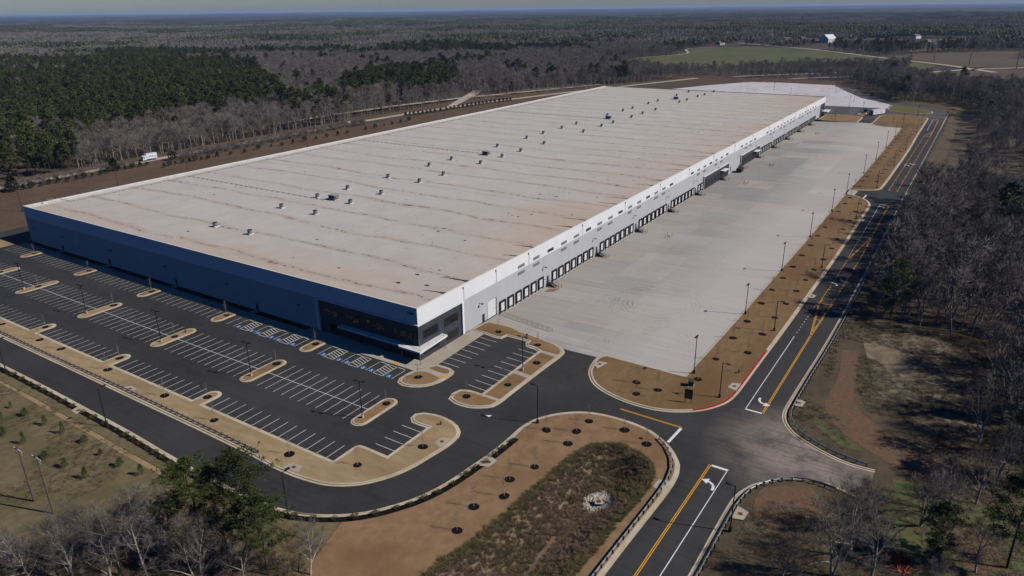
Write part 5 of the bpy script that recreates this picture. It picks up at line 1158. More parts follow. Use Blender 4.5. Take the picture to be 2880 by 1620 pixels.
sp_l = [(-83.5, 2.0, 9.5), (-85.0, -2.5, 10), (-77.5, -4.6, 11), (-78.6, -11.2, 11), (-75.6, -1.4, 8.5), (-80.5, -7.2, 10.5), (-73.6, -14.2, 9), (-72.0, -6.6, 8), (-64.9, -32.0, 8.5), (-69.4, -18.6, 9), (-69.6, 1.5, 5.5), (-75.2, -19.5, 9.5), (-88.5, 3.0, 9), (-72.0, -26.5, 8), (-88.8, 9.0, 7), (-82.5, -8.5, 9), (-79.8, -1.0, 9), (-75.5, -9.5, 10)]
for i, (x, y, h) in enumerate(sp_l): plant('bare_tree', near_bare[i % 5], x, y, 0, i * 1.7, h / 11.0, lab_l[i])
for i, (x, y, h, lab) in enumerate(((-23.2, -99.4, 12, 'pale bare tree with forked white limbs at the bottom edge right of the road'), (-17.2, -101.0, 11, 'dense grey bare tree right of the guardrail bend at the lower right'), (-27.5, -93.0, 7, 'thin leaning bare tree beside the bottom guardrail'), (-21.5, -104.5, 11, 'bare tree at the bottom edge left of the orange netting'), (-3.5, -109.5, 10, 'grey bare tree behind the spreading pine at the lower right'), (2.5, -113.5, 9, 'bare tree between the green patch and the pale grass'), (-10.8, -117.5, 8, 'thin bare tree between the two lower right pines'), (-17.5, -112.6, 5, 'small bare tree beside the orange netting'), (-12.5, -98.5, 8.5, 'bushy bare tree just below the side street'), (-8.5, -101.0, 9, 'bare tree with fine twigs below the end of the side street'), (30, -117, 12, 'bare tree at the right edge of the pale grass clearing'), (45, -121, 13, 'bare tree behind the pale grass clearing'), (16, -120, 11, 'bare tree on the slope above the green patch'), (8, -117, 9, 'bare tree beside the dark pine at the right edge'), (62, -119, 13, 'bare tree at the back of the pale grass clearing'))):
    plant('bare_tree', near_bare[(i + 2) % 5], x, y, 0, i * 2.3 + 1, h / 11.2, lab)
b = MB(); nr = random.Random(9)
for i in range(70):
    x, y = -14.5 + nr.gauss(0, 1.0), -108 + nr.gauss(0, 1.1); a = nr.uniform(0, 3.14); L = nr.uniform(.4, 1.3)
    b.tube([(x, y, .05), (x + L * .5 * math.cos(a), y + L * .5 * math.sin(a), nr.uniform(.2, .7)), (x + L * math.cos(a), y + L * math.sin(a), .08)], nr.uniform(.06, .16), 4)
tag(b.build('plastic_netting', M['orange']), 'crumpled heap of orange safety netting on the ground at the bottom edge', 'netting')

# saplings of pine in the left field
def tuft_plant(seed, h, rad, n, ts, cone, tw=.05):
    g = random.Random(seed); T = MB(); C = MB(); T.tube([(0, 0, -.05), (0, 0, h * .92)], [h * .018, .01], 5)
    for i in range(n):
        t = g.random() ** .8; z = h * (.12 + .88 * t); r = rad * ((1 - t) ** .8 if cone else math.sqrt(max(0, 1 - (2 * t - 1) ** 2)) + .1) * math.sqrt(g.random()) * 1.1; a = g.uniform(0, 6.283)
        c = Vector((r * math.cos(a), r * math.sin(a), z)); v = Vector((math.cos(a) + g.gauss(0, .5), math.sin(a) + g.gauss(0, .5), g.uniform(-.1, 1.0))).normalized() * ts * g.uniform(.6, 1.2)
        wv = v.cross(Vector((g.gauss(0, 1), g.gauss(0, 1), g.gauss(0, 1)))).normalized() * tw * g.uniform(.8, 1.5); C.quad([c - wv * .4, c + v * .55 + wv, c + v, c + v * .5 - wv])
    return T, C
sap = [meshes(tuft_plant(500 + i, 2.5, .72, 420, .42, True), 'pine_sapling', M['pbark'], M['sapling']) for i in range(3)]
pos_s = [(-64.9, 62.3, 'at the left end of the upper row'), (-64.9, 55.9, 'second from the left in the upper row'), (-64.5, 48.3, 'third from the left in the upper row'), (-64.2, 41.6, 'middle of the upper row'), (-63.6, 34.5, 'in the upper row above the grey grass'), (-71.2, 51.2, 'at the left picture edge in the lower row'), (-70.4, 44.6, 'just behind the left utility pole'), (-70.6, 35.6, 'just behind the right utility pole'), (-70.2, 29.2, 'right of the utility poles in the lower row'), (-70.0, 22.2, 'lower row, right end'), (-64.4, 27.2, 'leaning, sixth in the upper row'), (-64.4, 20.5, 'seventh in the upper row, beside a fallen stick'), (-63.9, 14.3, 'upper row, right end'), (-68.5, 58.4, 'low and bushy near the left picture edge')]
for i, (x, y, lab) in enumerate(pos_s): plant('pine_sapling', sap[i % 3], x, y, .03, i * 1.3, (.55 + .6 * ((i * 37) % 10) / 10, .6 + .6 * ((i * 53) % 10) / 10), 'small pine sapling in the left field, ' + lab, 'sapling', 'pine saplings in the left field')

# young street trees in rings of mulch
def young(seed):
    g = random.Random(seed); T = MB(); C = MB(); T.tube([(0, 0, 0), (0, 0, 2.2), (g.gauss(0, .08), g.gauss(0, .08), 4.0)], [.045, .035, .014], 5)
    for i in range(13):
        z = 1.5 + 2.3 * i / 13; a = i * 2.4; L = .95 * (1.15 - .6 * i / 13) * g.uniform(.7, 1.1); e = Vector((math.cos(a) * L * .75, math.sin(a) * L * .75, z + L * .8)); C.tube([(0, 0, z), e], [.02, .008], 3, cap=False)
        for j in range(3): p = Vector((0, 0, z)).lerp(e, .35 + .2 * j); C.tube([p, p + Vector((g.gauss(0, .22), g.gauss(0, .22), .35))], [.011, .006], 3, cap=False)
    return meshes((T, C), 'young_tree', M['bark'], M['twig'])
YT = [young(600 + i) for i in range(3)]
mulch_pts = [(-44, 114), (-43.7, 94), (-43.6, 83.3), (-43.7, 61.5), (-43.9, 38), (-44.6, 19.3), (-38.7, 101.4), (-38.6, 65.1), (-39.2, 29.1), (-19.9, 100.5), (-23.6, 64.8), (-7.3, 101.3), (-7.1, 65.2), (-7.2, 173.9), (-7.1, 137.7), (-23.5, 162.4), (-23.6, 136.8), (-20, 28.8), (-20.2, -7.2), (-7.1, 29), (-7.2, -5.4), (23.7, -7.5), (-8.5, -20.4), (0.7, -25.4), (-44.7, -4.1), (-40.3, -18), (-29, -24.7), (-45, -45.1), (-38.6, -43.9), (-33.4, -46.8), (-28.8, -45), (-23.1, -46.9), (-13, -48.5), (-5, -61.8), (22.3, -20.5), (13.6, -25.4), (17.2, -50), (16.4, -55.5), (12.3, -52.1), (26, -61.5), (38.2, -61.8), (45.7, -67.4), (52.3, -61.7), (58.5, -67.6), (64.8, -61.9), (79.8, -61.8), (-11, -42.4), (-3.4, -48.3), (-8.2, -47.9), (-2.6, -56), (92.2, -61.7), (94.9, -68.2), (83.1, -67.9), (71.2, -67.6), (104.3, -62), (106.1, -68.5), (116.7, -62.2), (117.5, -68.8), (130.5, -62.1), (129.7, -69.3), (143.7, -62.4), (143.7, -69.5), (156.9, -62.2), (156.8, -69.1), (170.4, -62.3), (171, -68.7), (183.9, -62.3), (185.2, -68.8), (197.1, -62.5), (200.7, -68.5), (212.3, -62.7), (215.1, -68.2), (224.4, -62.9), (249.9, -60.8), (249.7, -62.9), (262.9, -62.6), (264.5, -68.5), (274.4, -62.7), (286.6, -68.5), (287.7, -62.5), (298.7, -63), (311.4, -63), (324, -63), (335, -63.3), (348.8, -63.1), (363.5, -62.8), (376.1, -62.7), (387, -63.2), (401.8, -63.1), (415.5, -63.2), (429.8, -63.2), (444.1, -63.5), (297.5, -68.7), (309.3, -68.7), (320.4, -69.1), (333.1, -68.8), (343.9, -69.4), (355.4, -69.4), (367.9, -69.5), (382.1, -69.3), (394.2, -69.6), (409.1, -69.4), (424.9, -69.4), (440.8, -69.5), (498.8, -56.6), (476.1, -52.3), (478.6, -56.9), (477.6, -59.6), (503.2, -7.9), (491.2, -9.8), (479.1, -9.6), (472.1, -13.2)]
mr = MB(); mr.tube([(0, 0, 0), (0, 0, .05), (0, 0, .09)], [1.0, .95, .25], 16); ring_m = mr.mesh('mulch_ring', M['mulch'])
def zone_of(x, y):
    if y < -58 and x > 236: return 'the far long median', x
    if y < -42 and x > 12: return 'the long median', x
    if x > 460: return 'the small far island', x
    if x < -42: return 'the straw strip beside the drive', -y + 200
    if -42 < x < -37: return 'the front parking islands', -y + 200
    if -26 < x < -17 and y > -20: return 'the long parking islands', -y + 200
    if -12 < x < -4 and y > -12: return 'the islands along the warehouse front', -y + 200
    if y < -38: return 'the bottom lawn', x + 100
    return 'the grass round the office parking bay', x + 50
zn = {}
for x, y in mulch_pts: zn.setdefault(zone_of(x, y)[0], []).append((zone_of(x, y)[1], x, y))
i = 0
for name, L_ in zn.items():
    L_.sort()
    med = 'median' in name
    for k_, (_, x, y) in enumerate(L_):
        if med:
            row = 'court' if y > -66 else 'road'; kk = sum(1 for q in L_[:k_] if (q[2] > -66) == (y > -66)); lab = f"young bare tree on {name}, {ordinal(kk)} in its {row} side row"
        else: lab = f"young bare tree on {name}, {ordinal(k_)} " + ('from the right' if x < 100 and name != 'the bottom lawn' and 'islands' in name else 'from the left' if 'lawn' in name or 'bay' in name else 'from the drive bend' if 'strip' in name else 'from the near end')
        mo = tag(obj('mulch_ring', ring_m, None, (x, y, .13), i * .7), kind='structure'); mo.scale = (.85 + .3 * ((i * 7) % 11) / 11, .85 + .3 * ((i * 5) % 11) / 11, 1)
        plant('young_tree', YT[i % 3], x, y, .15, i * 1.1, .9 + .25 * ((i * 29) % 10) / 10, lab, 'young tree', 'young trees in mulch rings'); i += 1

# hedge bed outside the drive, with small shrubs
HP = smooth_line(drive_outer); e0 = min(range(len(HP)), key=lambda i: math.hypot(HP[i][0] + 15, HP[i][1] + 37.8)); HB = HP[:e0]
b = MB(); b.strip(HB, -.42, -1.7, .16); structure('hedge_bed', b, M['mulch'])
shr = [meshes(tuft_plant(700 + i, .75, .5, 170, .26, False), 'shrub', M['pbark'], mat('bed_shrub', (.075, .078, .022), (.055, .06, .02), 2, space='obj', perobj=.25) if i == 0 else bpy.data.materials['bed_shrub']) for i in range(2)]
acc = 0; n_s = 0; C_ = offs(HB, -1.05)
for p, q in zip(C_, C_[1:]):
    d = math.hypot(q[0] - p[0], q[1] - p[1]); acc += d
    if acc > 2.55 and p[1] < 120:
        acc = 0; n_s += 1
        plant('shrub', shr[n_s % 2], p[0], p[1], .14, n_s * 1.9, .8 + .4 * ((n_s * 17) % 10) / 10, f"small green shrub in the hedge bed outside the drive, {ordinal(n_s - 1)} from the left", 'shrub', 'shrubs in the hedge bed')
# planting on the slope behind the warehouse
HEDGEROW = [(335, 291.4), (341.7, 287.4), (351.8, 285.1), (362.6, 284.2), (376.9, 281.5), (390.6, 282.2), (403.5, 280.8), (416, 279.5), (428.4, 278.9), (439.5, 276.6), (451.4, 273.4), (460, 270.1)]
ced = [meshes(tuft_plant(800 + i, 2.6, 1.0, 420, .5, i == 0, .09), 'cedar_shrub', M['pbark'], M['cedar']) for i in range(2)]
for i, (x, y) in enumerate([(33.7, 288), (36.8, 287.5), (41.4, 287), (45, 287), (49.4, 286.7), (54.3, 288.4), (58.2, 287.4), (62, 286.2), (66.8, 286.2), (71.2, 286.6), (75.5, 287.3), (80.5, 287.5), (84.5, 288), (91, 289.5), (94.9, 289), (99.1, 288.7), (103.2, 288.6), (108, 289.6), (109.6, 275.5), (113.4, 276.1), (118, 277.5), (121.8, 276.5), (125.6, 275.6), (129.7, 276.1), (133.2, 275.2), (137.3, 274.6), (144.4, 275.7), (152.6, 273.9), (161.1, 271.9), (173.5, 274.6), (183.1, 273.9), (189.4, 271.2), (199.5, 272), (208.6, 271.3), (217.9, 270.4), (227.4, 269.9), (237.1, 269.4), (246.6, 269.8), (264.7, 269.2), (275.1, 269.6), (284.9, 269.7), (293, 269.2), (303.2, 269.5), (314.4, 270.6)]): plant('cedar_shrub', ced[i % 2], x, y, 0, i, (.75 + .5 * ((i * 13) % 10) / 10), f"dark evergreen bush on the brown slope behind the warehouse, {ordinal(i)} from the left", 'bush', 'evergreen bushes on the slope')
for i in range(26):
    t = i / 25; k_ = t * (len(HEDGEROW) - 1); j = min(int(k_), len(HEDGEROW) - 2); f = k_ - j
    x = HEDGEROW[j][0] * (1 - f) + HEDGEROW[j + 1][0] * f; y = HEDGEROW[j][1] * (1 - f) + HEDGEROW[j + 1][1] * f
    plant('cedar_tree', ced[0], x, y, 0, i, 1.25, f"upright dark cedar in the row behind the warehouse, {ordinal(i)} from the left", 'tree', 'row of cedars behind the warehouse')
plant('cedar_tree', ced[0], 37, 287.5, 0, 0, 2.9, 'larger dark cedar by the road at the left picture edge', 'tree'); plant('cedar_tree', ced[0], 90, 291.5, 0, 1, 2.7, 'larger dark cedar by the road left of the box truck', 'tree'); plant('cedar_tree', ced[1], 124.5, 290, 0, 2, 2.0, 'larger round cedar just right of the box truck', 'tree')

# ------------------------------------------------------------------ woods
ZONES = {'ps1': [(328, 964), (398, 939), (487, 1058), (583, 982), (634, 856), (483, 645), (405, 526), (294, 399), (261, 422), (204, 407), (158, 390), (125, 388), (124, 428), (114, 472)], 'ps1b': [(117, 543), (139, 531), (126, 444), (46, 306), (20, 309), (10, 330)], 'ps1c': [(97, 395), (116, 380), (81, 312), (66, 310), (50, 312)], 'ps1d': [(327, 439), (367, 408), (261, 319), (252, 347)], 'ps2': [(483, 512), (572, 545), (628, 527), (650, 477), (500, 359), (415, 355), (402, 365), (458, 383), (442, 415), (372, 384), (367, 395)], 'pf1': [(1367, 1404), (1417, 1212), (1925, 1526), (2266, 1362), (2878, 1272), (2677, 917), (1462, 471), (1817, 783), (1690, 882), (1355, 839), (1097, 833), (1107, 984), (1118, 1154)], 'pf2': [(739, 1908), (978, 2145), (1042, 1922), (1040, 1649), (809, 1348), (737, 1397), (653, 1488), (549, 1397), (582, 1548)], 'pf3': [(437, 1215), (510, 1118), (447, 981), (352, 1020)], 'pf4': [(2150, -25), (2671, -165), (1638, -174), (1544, -58)]}
NOTREE = [[(860, 215), (905, 205), (1060, 452), (985, 475), (880, 330)], [(236, -84), (236, -104), (600, -104), (640, -60), (600, -50)], [(-140, -90), (570, -90), (592, -78), (606, -55), (618, -42), (640, -30), (668, -20), (702, -8), (748, 15), (772, 30), (800, 60), (775, 196), (662, 240), (572, 268), (482, 292), (430, 304), (368, 309), (300, 313), (200, 313), (-140, 313)],
          [(-140, -160), (20, -160), (26, -117), (84, -121), (84, -88), (-140, -88)], [(232, -86), (252, -92), (300, -94), (358, -95), (372, -88), (376, -130), (323, -132), (306, -106), (290, -99), (250, -100), (236, -100)],
          [(283, -109), (318, -118), (314, -130), (278, -134), (250, -129), (238, -116)], [(480, 340), (520, 350), (552, 392), (528, 398), (500, 372)]] + [[(980, 395), (1056, 446), (1112, 411), (1233, 382), (1399, 436), (1495, 406), (1600, 330), (1700, 290), (1760, 215), (1600, 150), (1442, 180), (1282, 66), (1133, -42), (1015, -42), (1022, -8), (980, 44), (915, 148), (885, 220), (894, 300)]] + PASTS + [[(1000, -10), (870, -12), (797, -38), (765, -60), (751, -86), (733, -112), (699, -132), (640, -200), (1300, -300), (1300, -20)]]
def near_line(px, py, pts, d):
    r = np.zeros(len(px), bool)
    for (x0, y0), (x1, y1) in zip(pts, pts[1:]):
        L2 = (x1 - x0) ** 2 + (y1 - y0) ** 2; t = np.clip(((px - x0) * (x1 - x0) + (py - y0) * (y1 - y0)) / L2, 0, 1)
        r |= np.hypot(px - x0 - t * (x1 - x0), py - y0 - t * (y1 - y0)) < d
    return r
def vnoise(x, y, s, seed):
    # smooth value noise on a lattice
    x = x / s; y = y / s; xi = np.floor(x).astype(int); yi = np.floor(y).astype(int); fx = x - xi; fy = y - yi; fx = fx * fx * (3 - 2 * fx); fy = fy * fy * (3 - 2 * fy)
    h = lambda a, b: np.mod(np.sin(a * 127.1 + b * 311.7 + seed * 74.7) * 43758.5453, 1.0)
    return (h(xi, yi) * (1 - fx) + h(xi + 1, yi) * fx) * (1 - fy) + (h(xi, yi + 1) * (1 - fx) + h(xi + 1, yi + 1) * fx) * fy
def in_view(px, py, pz, mx=.06):
    Rm = np.array(cam.matrix_world.to_3x3()); d = np.stack([px - CAM.x, py - CAM.y, pz - CAM.z]); c = Rm.T @ d; zz = -c[2]; zz = np.where(zz > 1, zz, 1e9)
    u = 1799 / 2576 * c[0] / zz; v = 1799 / 2576 * c[1] / zz
    return (np.abs(u) < .5 + mx) & (np.abs(v) < .2815 + mx) & (-c[2] > 1), zz
rg = np.random.default_rng(12)
ST = 6.2; gx, gy = np.meshgrid(np.arange(-150, 1900, ST), np.arange(-1000, 1800, ST)); px = (gx + rg.uniform(-.46, .46, gx.shape) * ST).ravel(); py = (gy + rg.uniform(-.46, .46, gy.shape) * ST).ravel()
ex = rg.uniform(96, 232, 42); ey = rg.uniform(-104, -91, 42); px = np.concatenate([px, ex]); py = np.concatenate([py, ey])
keep = np.hypot(px - CAM.x, py - CAM.y) < 1650
ok, depth = in_view(px, py, np.full(px.shape, 8.0), .10); keep &= ok
for p in NOTREE: keep &= ~inside(px, py, p)
for pts, d in (([(250, 352), (310, 352.5), (388, 343.5), (458, 328.5), (520, 306.5), (640, 265)], 8), ([(495, 336), (440, 312), (398, 292)], 8), ([(760, 200), (845, 131), (922, 53), (960, 20)], 8), ([(760, 140), (821, 82), (876, 28), (930, -20)], 7), ([(956, -31), (1033, -78), (1072, -115)], 12), ([(1700, 420), (1590, 320), (1453, 190), (1288, 78), (1129, -37), (1000, -110)], 16), ([(530, 265), (560, 255), (650, 228), (760, 194)], 9), ([(310, 312), (366, 306), (425, 300), (474, 290)], 10)):
    keep &= ~near_line(px, py, pts, d)
px, py, depth = px[keep], py[keep], depth[keep]
thin = rg.uniform(0, 1, len(px)); village = (px > 1230) & (py < 450); belt = (px > 760) & (px < 900) & (py > 20) & (py < 300); band = (px > 285) & (px < 520) & (py < 345)
keep = ~((village & (thin > .45)) | (belt & (thin > .55)) | (band & (thin > .6)))
px, py, depth, village, belt, band = (a[keep] for a in (px, py, depth, village, belt, band))
pine_p = np.full(len(px), .022)
def bands(x, y): u = .84 * x + .54 * y; v = -.54 * x + .84 * y; return .62 * vnoise(u * 1.0, v * .38, 210, 5) + .30 * vnoise(u, v * .6, 80, 6) + .16 * vnoise(x, y, 34, 8)
n1 = vnoise(px, py, 160, 1); n2 = vnoise(px, py, 55, 2)
far_ = np.hypot(px - CAM.x, py - CAM.y) > 800
n3 = vnoise(px, py, 24, 4); pine_p = np.where(n2 + .5 * n3 > 1.22, .6, .006)
pine_p = np.where(far_ & (np.hypot(px - CAM.x, py - CAM.y) > 1000) & (bands(px, py) > .735), .85, pine_p)
pine_p = np.where((py < 0) & (px < 900), .012, pine_p)
for k_, z in ZONES.items():
    q = inside(px, py, z); pine_p = np.where(q, {'ps1d': .45, 'ps2': .75, 'pf1': .6, 'pf2': .7, 'pf3': .3}.get(k_, .97), pine_p)
pine_p = np.where(village, .3, pine_p)
isp = rg.uniform(0, 1, len(px)) < pine_p
kp = ~(isp & (pine_p > .9) & (rg.uniform(0, 1, len(px)) < .42)); px, py, depth, village, belt, band, isp = (a[kp] for a in (px, py, depth, village, belt, band, isp))
scl = np.clip(rg.normal(.92, .17, len(px)), .5, 1.35); rot = rg.uniform(0, 6.283, len(px)); idx = rg.integers(0, 60, len(px))
scl = np.where((py < 0) & (px < 700) & ~isp, scl * 1.2, scl); scl = np.where(belt | band, scl * .8, scl); scl = np.where(isp, scl * .98, scl)
pz = gz(px, py)
# the ones that show largest become single trees; the rest of the wood is one mass
order = np.argsort(depth); vis, _ = in_view(px, py, pz + 6, -.005)
single = np.zeros(len(px), bool); nb = np_ = nr_ = 0
def wood_label(x, y, kind):
    if y < 0: w_ = 'the wood right of the road beside the guardrail' if y > -105 else 'the wood at the right picture edge, behind the first trees'
    elif x < 130: w_ = 'the wood across the road at the left, behind the box truck'
    elif x < 290: w_ = 'the wood across the road behind the left half of the warehouse'
    elif y > 380: w_ = 'the deeper wood behind the warehouse'
    else: w_ = 'the wood around the road crossing behind the warehouse'
    return f"{kind} in {w_}"
for i in order:
    if not vis[i]: continue
    if isp[i]:
        if np_ >= 270: continue
        np_ += 1; lab = wood_label(px[i], py[i], 'dark green pine'); single[i] = True
        plant('pine_tree', forest_pine[idx[i] % 5], px[i], py[i], pz[i], rot[i], (scl[i], scl[i]), lab, 'tree', lab.replace('dark green pine', 'pines'))
    else:
        if nb >= 270 or (py[i] < 0 and nr_ >= 120): continue
        nb += 1; nr_ += py[i] < 0; lab = wood_label(px[i], py[i], 'leafless grey tree'); single[i] = True
        plant('bare_tree', forest_bare[idx[i] % 6], px[i], py[i], pz[i], rot[i], (scl[i], scl[i]), lab, 'tree', lab.replace('leafless grey tree', 'leafless trees'))
def scatter(name, pts, rots, scls, ids, sources):
    """one object of kind stuff: a cloud of points that carries copies of the source meshes"""
    col = bpy.data.collections.new(name + '_kinds')
    for k, me in enumerate(sources): col.objects.link(bpy.data.objects.new(f"{name}_{chr(97 + k)}", me))
    me = bpy.data.meshes.new(name); me.from_pydata([tuple(p) for p in pts], [], [])
    for an, tp, v in (('rz', 'FLOAT', rots), ('sc', 'FLOAT', scls), ('id', 'INT', ids)):
        a = me.attributes.new(an, tp, 'POINT'); a.data.foreach_set('value', np.asarray(v, np.float32 if tp == 'FLOAT' else np.int32))
    o = tag(obj(name, me), kind='stuff')
    ng = bpy.data.node_groups.new(name, 'GeometryNodeTree'); ng.interface.new_socket('Geometry', in_out='INPUT', socket_type='NodeSocketGeometry'); ng.interface.new_socket('Geometry', in_out='OUTPUT', socket_type='NodeSocketGeometry')
    N = ng.nodes; L = ng.links; gi = N.new('NodeGroupInput'); go = N.new('NodeGroupOutput'); m2p = N.new('GeometryNodeMeshToPoints'); iop = N.new('GeometryNodeInstanceOnPoints'); ci = N.new('GeometryNodeCollectionInfo')
    ci.inputs['Collection'].default_value = col; ci.inputs['Separate Children'].default_value = True; ci.inputs['Reset Children'].default_value = True
    def attr(nm, tp): a = N.new('GeometryNodeInputNamedAttribute'); a.data_type = tp; a.inputs['Name'].default_value = nm; return next(s for s in a.outputs if s.enabled and s.name == 'Attribute')
    cx = N.new('ShaderNodeCombineXYZ'); L.new(attr('rz', 'FLOAT'), cx.inputs[2])
    L.new(gi.outputs[0], m2p.inputs[0]); L.new(m2p.outputs[0], iop.inputs['Points']); L.new(ci.outputs[0], iop.inputs['Instance']); iop.inputs['Pick Instance'].default_value = True
    L.new(attr('id', 'INT'), iop.inputs['Instance Index']); L.new(cx.outputs[0], iop.inputs['Rotation']); L.new(attr('sc', 'FLOAT'), iop.inputs['Scale']); L.new(iop.outputs[0], go.inputs[0])
    md = o.modifiers.new('scatter', 'NODES'); md.node_group = ng
    return o
r_ = ~single
a = r_ & isp; scatter('pine_wood', np.stack([px[a], py[a], pz[a]], 1), rot[a], scl[a], idx[a] % 5, [t[2] for t in forest_pine])
a = r_ & ~isp; scatter('bare_wood', np.stack([px[a], py[a], pz[a]], 1), rot[a], scl[a], idx[a] % 6, [t[2] for t in forest_bare])
# brushy undergrowth at the wood edges
us = (rg.uniform(0, 1, len(px)) < np.where(depth < 500, .45, .0)) & ((py > -88) | (px > 100)); ux = px[us] + rg.uniform(-3, 3, us.sum()); uy = py[us] + rg.uniform(-3, 3, us.sum())
ub = [meshes(bare_tree(900 + i, 3.2, .6, 7, 5, 4, 1, r0=.03, tw=.022, tl=.8, bole=.05), 'brush', M['forest_twig'], M['forest_twig'])[2] for i in range(3)]
scatter('undergrowth', np.stack([ux, uy, gz(ux, uy)], 1), rg.uniform(0, 6.28, len(ux)), rg.uniform(.7, 1.3, len(ux)), rg.integers(0, 3, len(ux)), ub)
lx = rg.uniform(-90, -64, 260); ly = rg.uniform(-34, 6, 260); q_ = (ly < 4 - .9 * (lx + 88)) & (ly < -6 - 1.6 * (lx + 76)); lx, ly = lx[q_], ly[q_]
scatter('thicket_brush', np.stack([lx, ly, np.full(len(lx), .1)], 1), rg.uniform(0, 6.28, len(lx)), rg.uniform(.4, .9, len(lx)), rg.integers(0, 3, len(lx)), [meshes(bare_tree(950 + i, 3.0, .6, 7, 5, 4, 1, r0=.03, tw=.02, tl=.8, bole=.05), 'brush', M['brush'], M['brush'])[2] for i in range(3)])
# brush along the road behind the warehouse
bx = np.concatenate([rg.uniform(20, 105, 90), rg.uniform(128, 285, 320)]); by = np.where(bx < 118, 293.5 + rg.normal(0, 1.2, len(bx)), 290.5 + rg.normal(0, 2.8, len(bx)))
scatter('roadside_brush', np.stack([bx, by, np.zeros(len(bx))], 1), rg.uniform(0, 6.28, len(bx)), rg.uniform(.6, 1.35, len(bx)), rg.integers(0, 3, len(bx)), ub)
# far woods, in patches of many small crowns
def patch(seed, kind, n=64, S=78.0):
    g = random.Random(seed); b = MB(); k = int(math.sqrt(n))
    for i in range(k):
        for j in range(k):
            cx = (i + .5 + g.uniform(-.4, .4)) * S / k - S / 2; cy = (j + .5 + g.uniform(-.4, .4)) * S / k - S / 2; h = g.uniform(12, 19) if kind == 'b' else g.uniform(15, 23); r = g.uniform(3.4, 5.6); p_ = (kind == 'p') if g.random() > .12 else not (kind == 'p')
            if p_:
                for q in range(26):
                    v = Vector((g.gauss(0, 1), g.gauss(0, 1), g.gauss(0, 1))).normalized(); c = Vector((cx + v.x * r * .8, cy + v.y * r * .8, h * .72 + v.z * h * .27)); u = v.cross(Vector((g.gauss(0, 1), g.gauss(0, 1), g.gauss(0, 1)))).normalized() * 1.9; w_ = v.cross(u).normalized() * 1.9
                    b.quad([c - u - w_ * .5, c + u - w_ * .6, c + w_ * 1.2 + v * .4], 1)
            else:
                for q in range(30):
                    a_ = g.uniform(0, 6.28); rr = r * math.sqrt(g.random()); z0 = h * g.uniform(.2, .6); c = Vector((cx + rr * .3 * math.cos(a_), cy + rr * .3 * math.sin(a_), z0)); e = Vector((cx + rr * 1.1 * math.cos(a_), cy + rr * 1.1 * math.sin(a_), min(h, z0 + h * g.uniform(.3, .5)))); s_ = Vector((-math.sin(a_ + g.gauss(0, 1)), math.cos(a_ + g.gauss(0, 1)), 0)) * g.uniform(.22, .42)
                    b.quad([c - s_ * .6, c + s_ * .6, e + s_ * .8, e - s_ * .8], 0)
    return b.mesh('far_trees', [M['forest_twig'], M['fneedle']])
PB = [patch(30 + i, 'b') for i in range(4)]; PP = [patch(40 + i, 'p') for i in range(4)]
ST = 70.0; gx, gy = np.meshgrid(np.arange(-400, 7000, ST), np.arange(-2600, 7000, ST)); fx = (gx + rg.uniform(-.2, .2, gx.shape) * ST).ravel(); fy = (gy + rg.uniform(-.2, .2, gx.shape) * ST).ravel(); dd = np.hypot(fx - CAM.x, fy - CAM.y)
ok, _ = in_view(fx, fy, np.full(fx.shape, 10.0), .12); k_ = ok & (dd > 1640) & (dd < 6900)
for p in PASTS + [[(p[0], p[1]) for p in FLD]]: k_ &= ~inside(fx, fy, p)
k_ &= ~((fx < 2100) & (fy < 460) & (fy > -60) & (rg.uniform(0, 1, len(fx)) < .55))
k_ &= ~((vnoise(fx, fy, 260, 9) > .86) & (dd < 5000))
fx, fy = fx[k_], fy[k_]; fid = np.where(bands(fx, fy) > .62, 4, 0) + rg.integers(0, 4, len(fx))
scatter('distant_wood', np.stack([fx, fy, far_h(fx, fy)], 1), rg.integers(0, 4, len(fx)) * math.pi / 2 + .3, rg.uniform(.9, 1.1, len(fx)), fid, PB + PP)

# ------------------------------------------------------------------ tall grass as ground cover
def clump(seed, h, n, r, bend):
    g = random.Random(seed); b = MB()
    for i in range(n):
        a_ = g.uniform(0, 6.28); c = Vector((r * g.gauss(0, .5), r * g.gauss(0, .5), 0)); d = Vector((math.cos(a_), math.sin(a_), 0)); H_ = h * g.uniform(.5, 1.1); s_ = Vector((-d.y, d.x, 0)) * g.uniform(.014, .03)
        m_ = c + d * H_ * bend * .4 + Vector((0, 0, H_ * .6)); e = c + d * H_ * bend + Vector((0, 0, H_))
        b.quad([c - s_, c + s_, m_ + s_ * .8, m_ - s_ * .8]); b.quad([m_ - s_ * .8, m_ + s_ * .8, e])
    return b
BAS = BASIN
b = MB(); st = .8; X = np.arange(-70.5, -6.5, st); Y = np.arange(-68.5, -45.5, st); gx, gy = np.meshgrid(X, Y); gin = inside(gx, gy, BASIN); gzb = basin_z(gx, gy); idn = {}
ring_n = len(BASIN); b.v += [(p[0], p[1], .14) for p in BASIN]
for j in range(len(Y) - 1):
    for i in range(len(X) - 1):
        if not (gin[j, i] or gin[j, i + 1] or gin[j + 1, i] or gin[j + 1, i + 1]): continue
        q = []
        for jj, ii in ((j, i), (j, i + 1), (j + 1, i + 1), (j + 1, i)):
            if (jj, ii) not in idn: idn[(jj, ii)] = len(b.v); b.v.append((X[ii], Y[jj], float(gzb[jj, ii]) if gin[jj, ii] else .12 - .1))
            q.append(idn[(jj, ii)])
        b.f.append(tuple(q)); b.m.append(0)
structure('basin', b, M['drygrass'])
b = MB(); P = smooth_line([(-62, -56.6), (-46, -58.2), (-38, -59.0), (-33, -60.2)], step=1); l0 = offs(P, .35); l1 = offs(P, -.35)
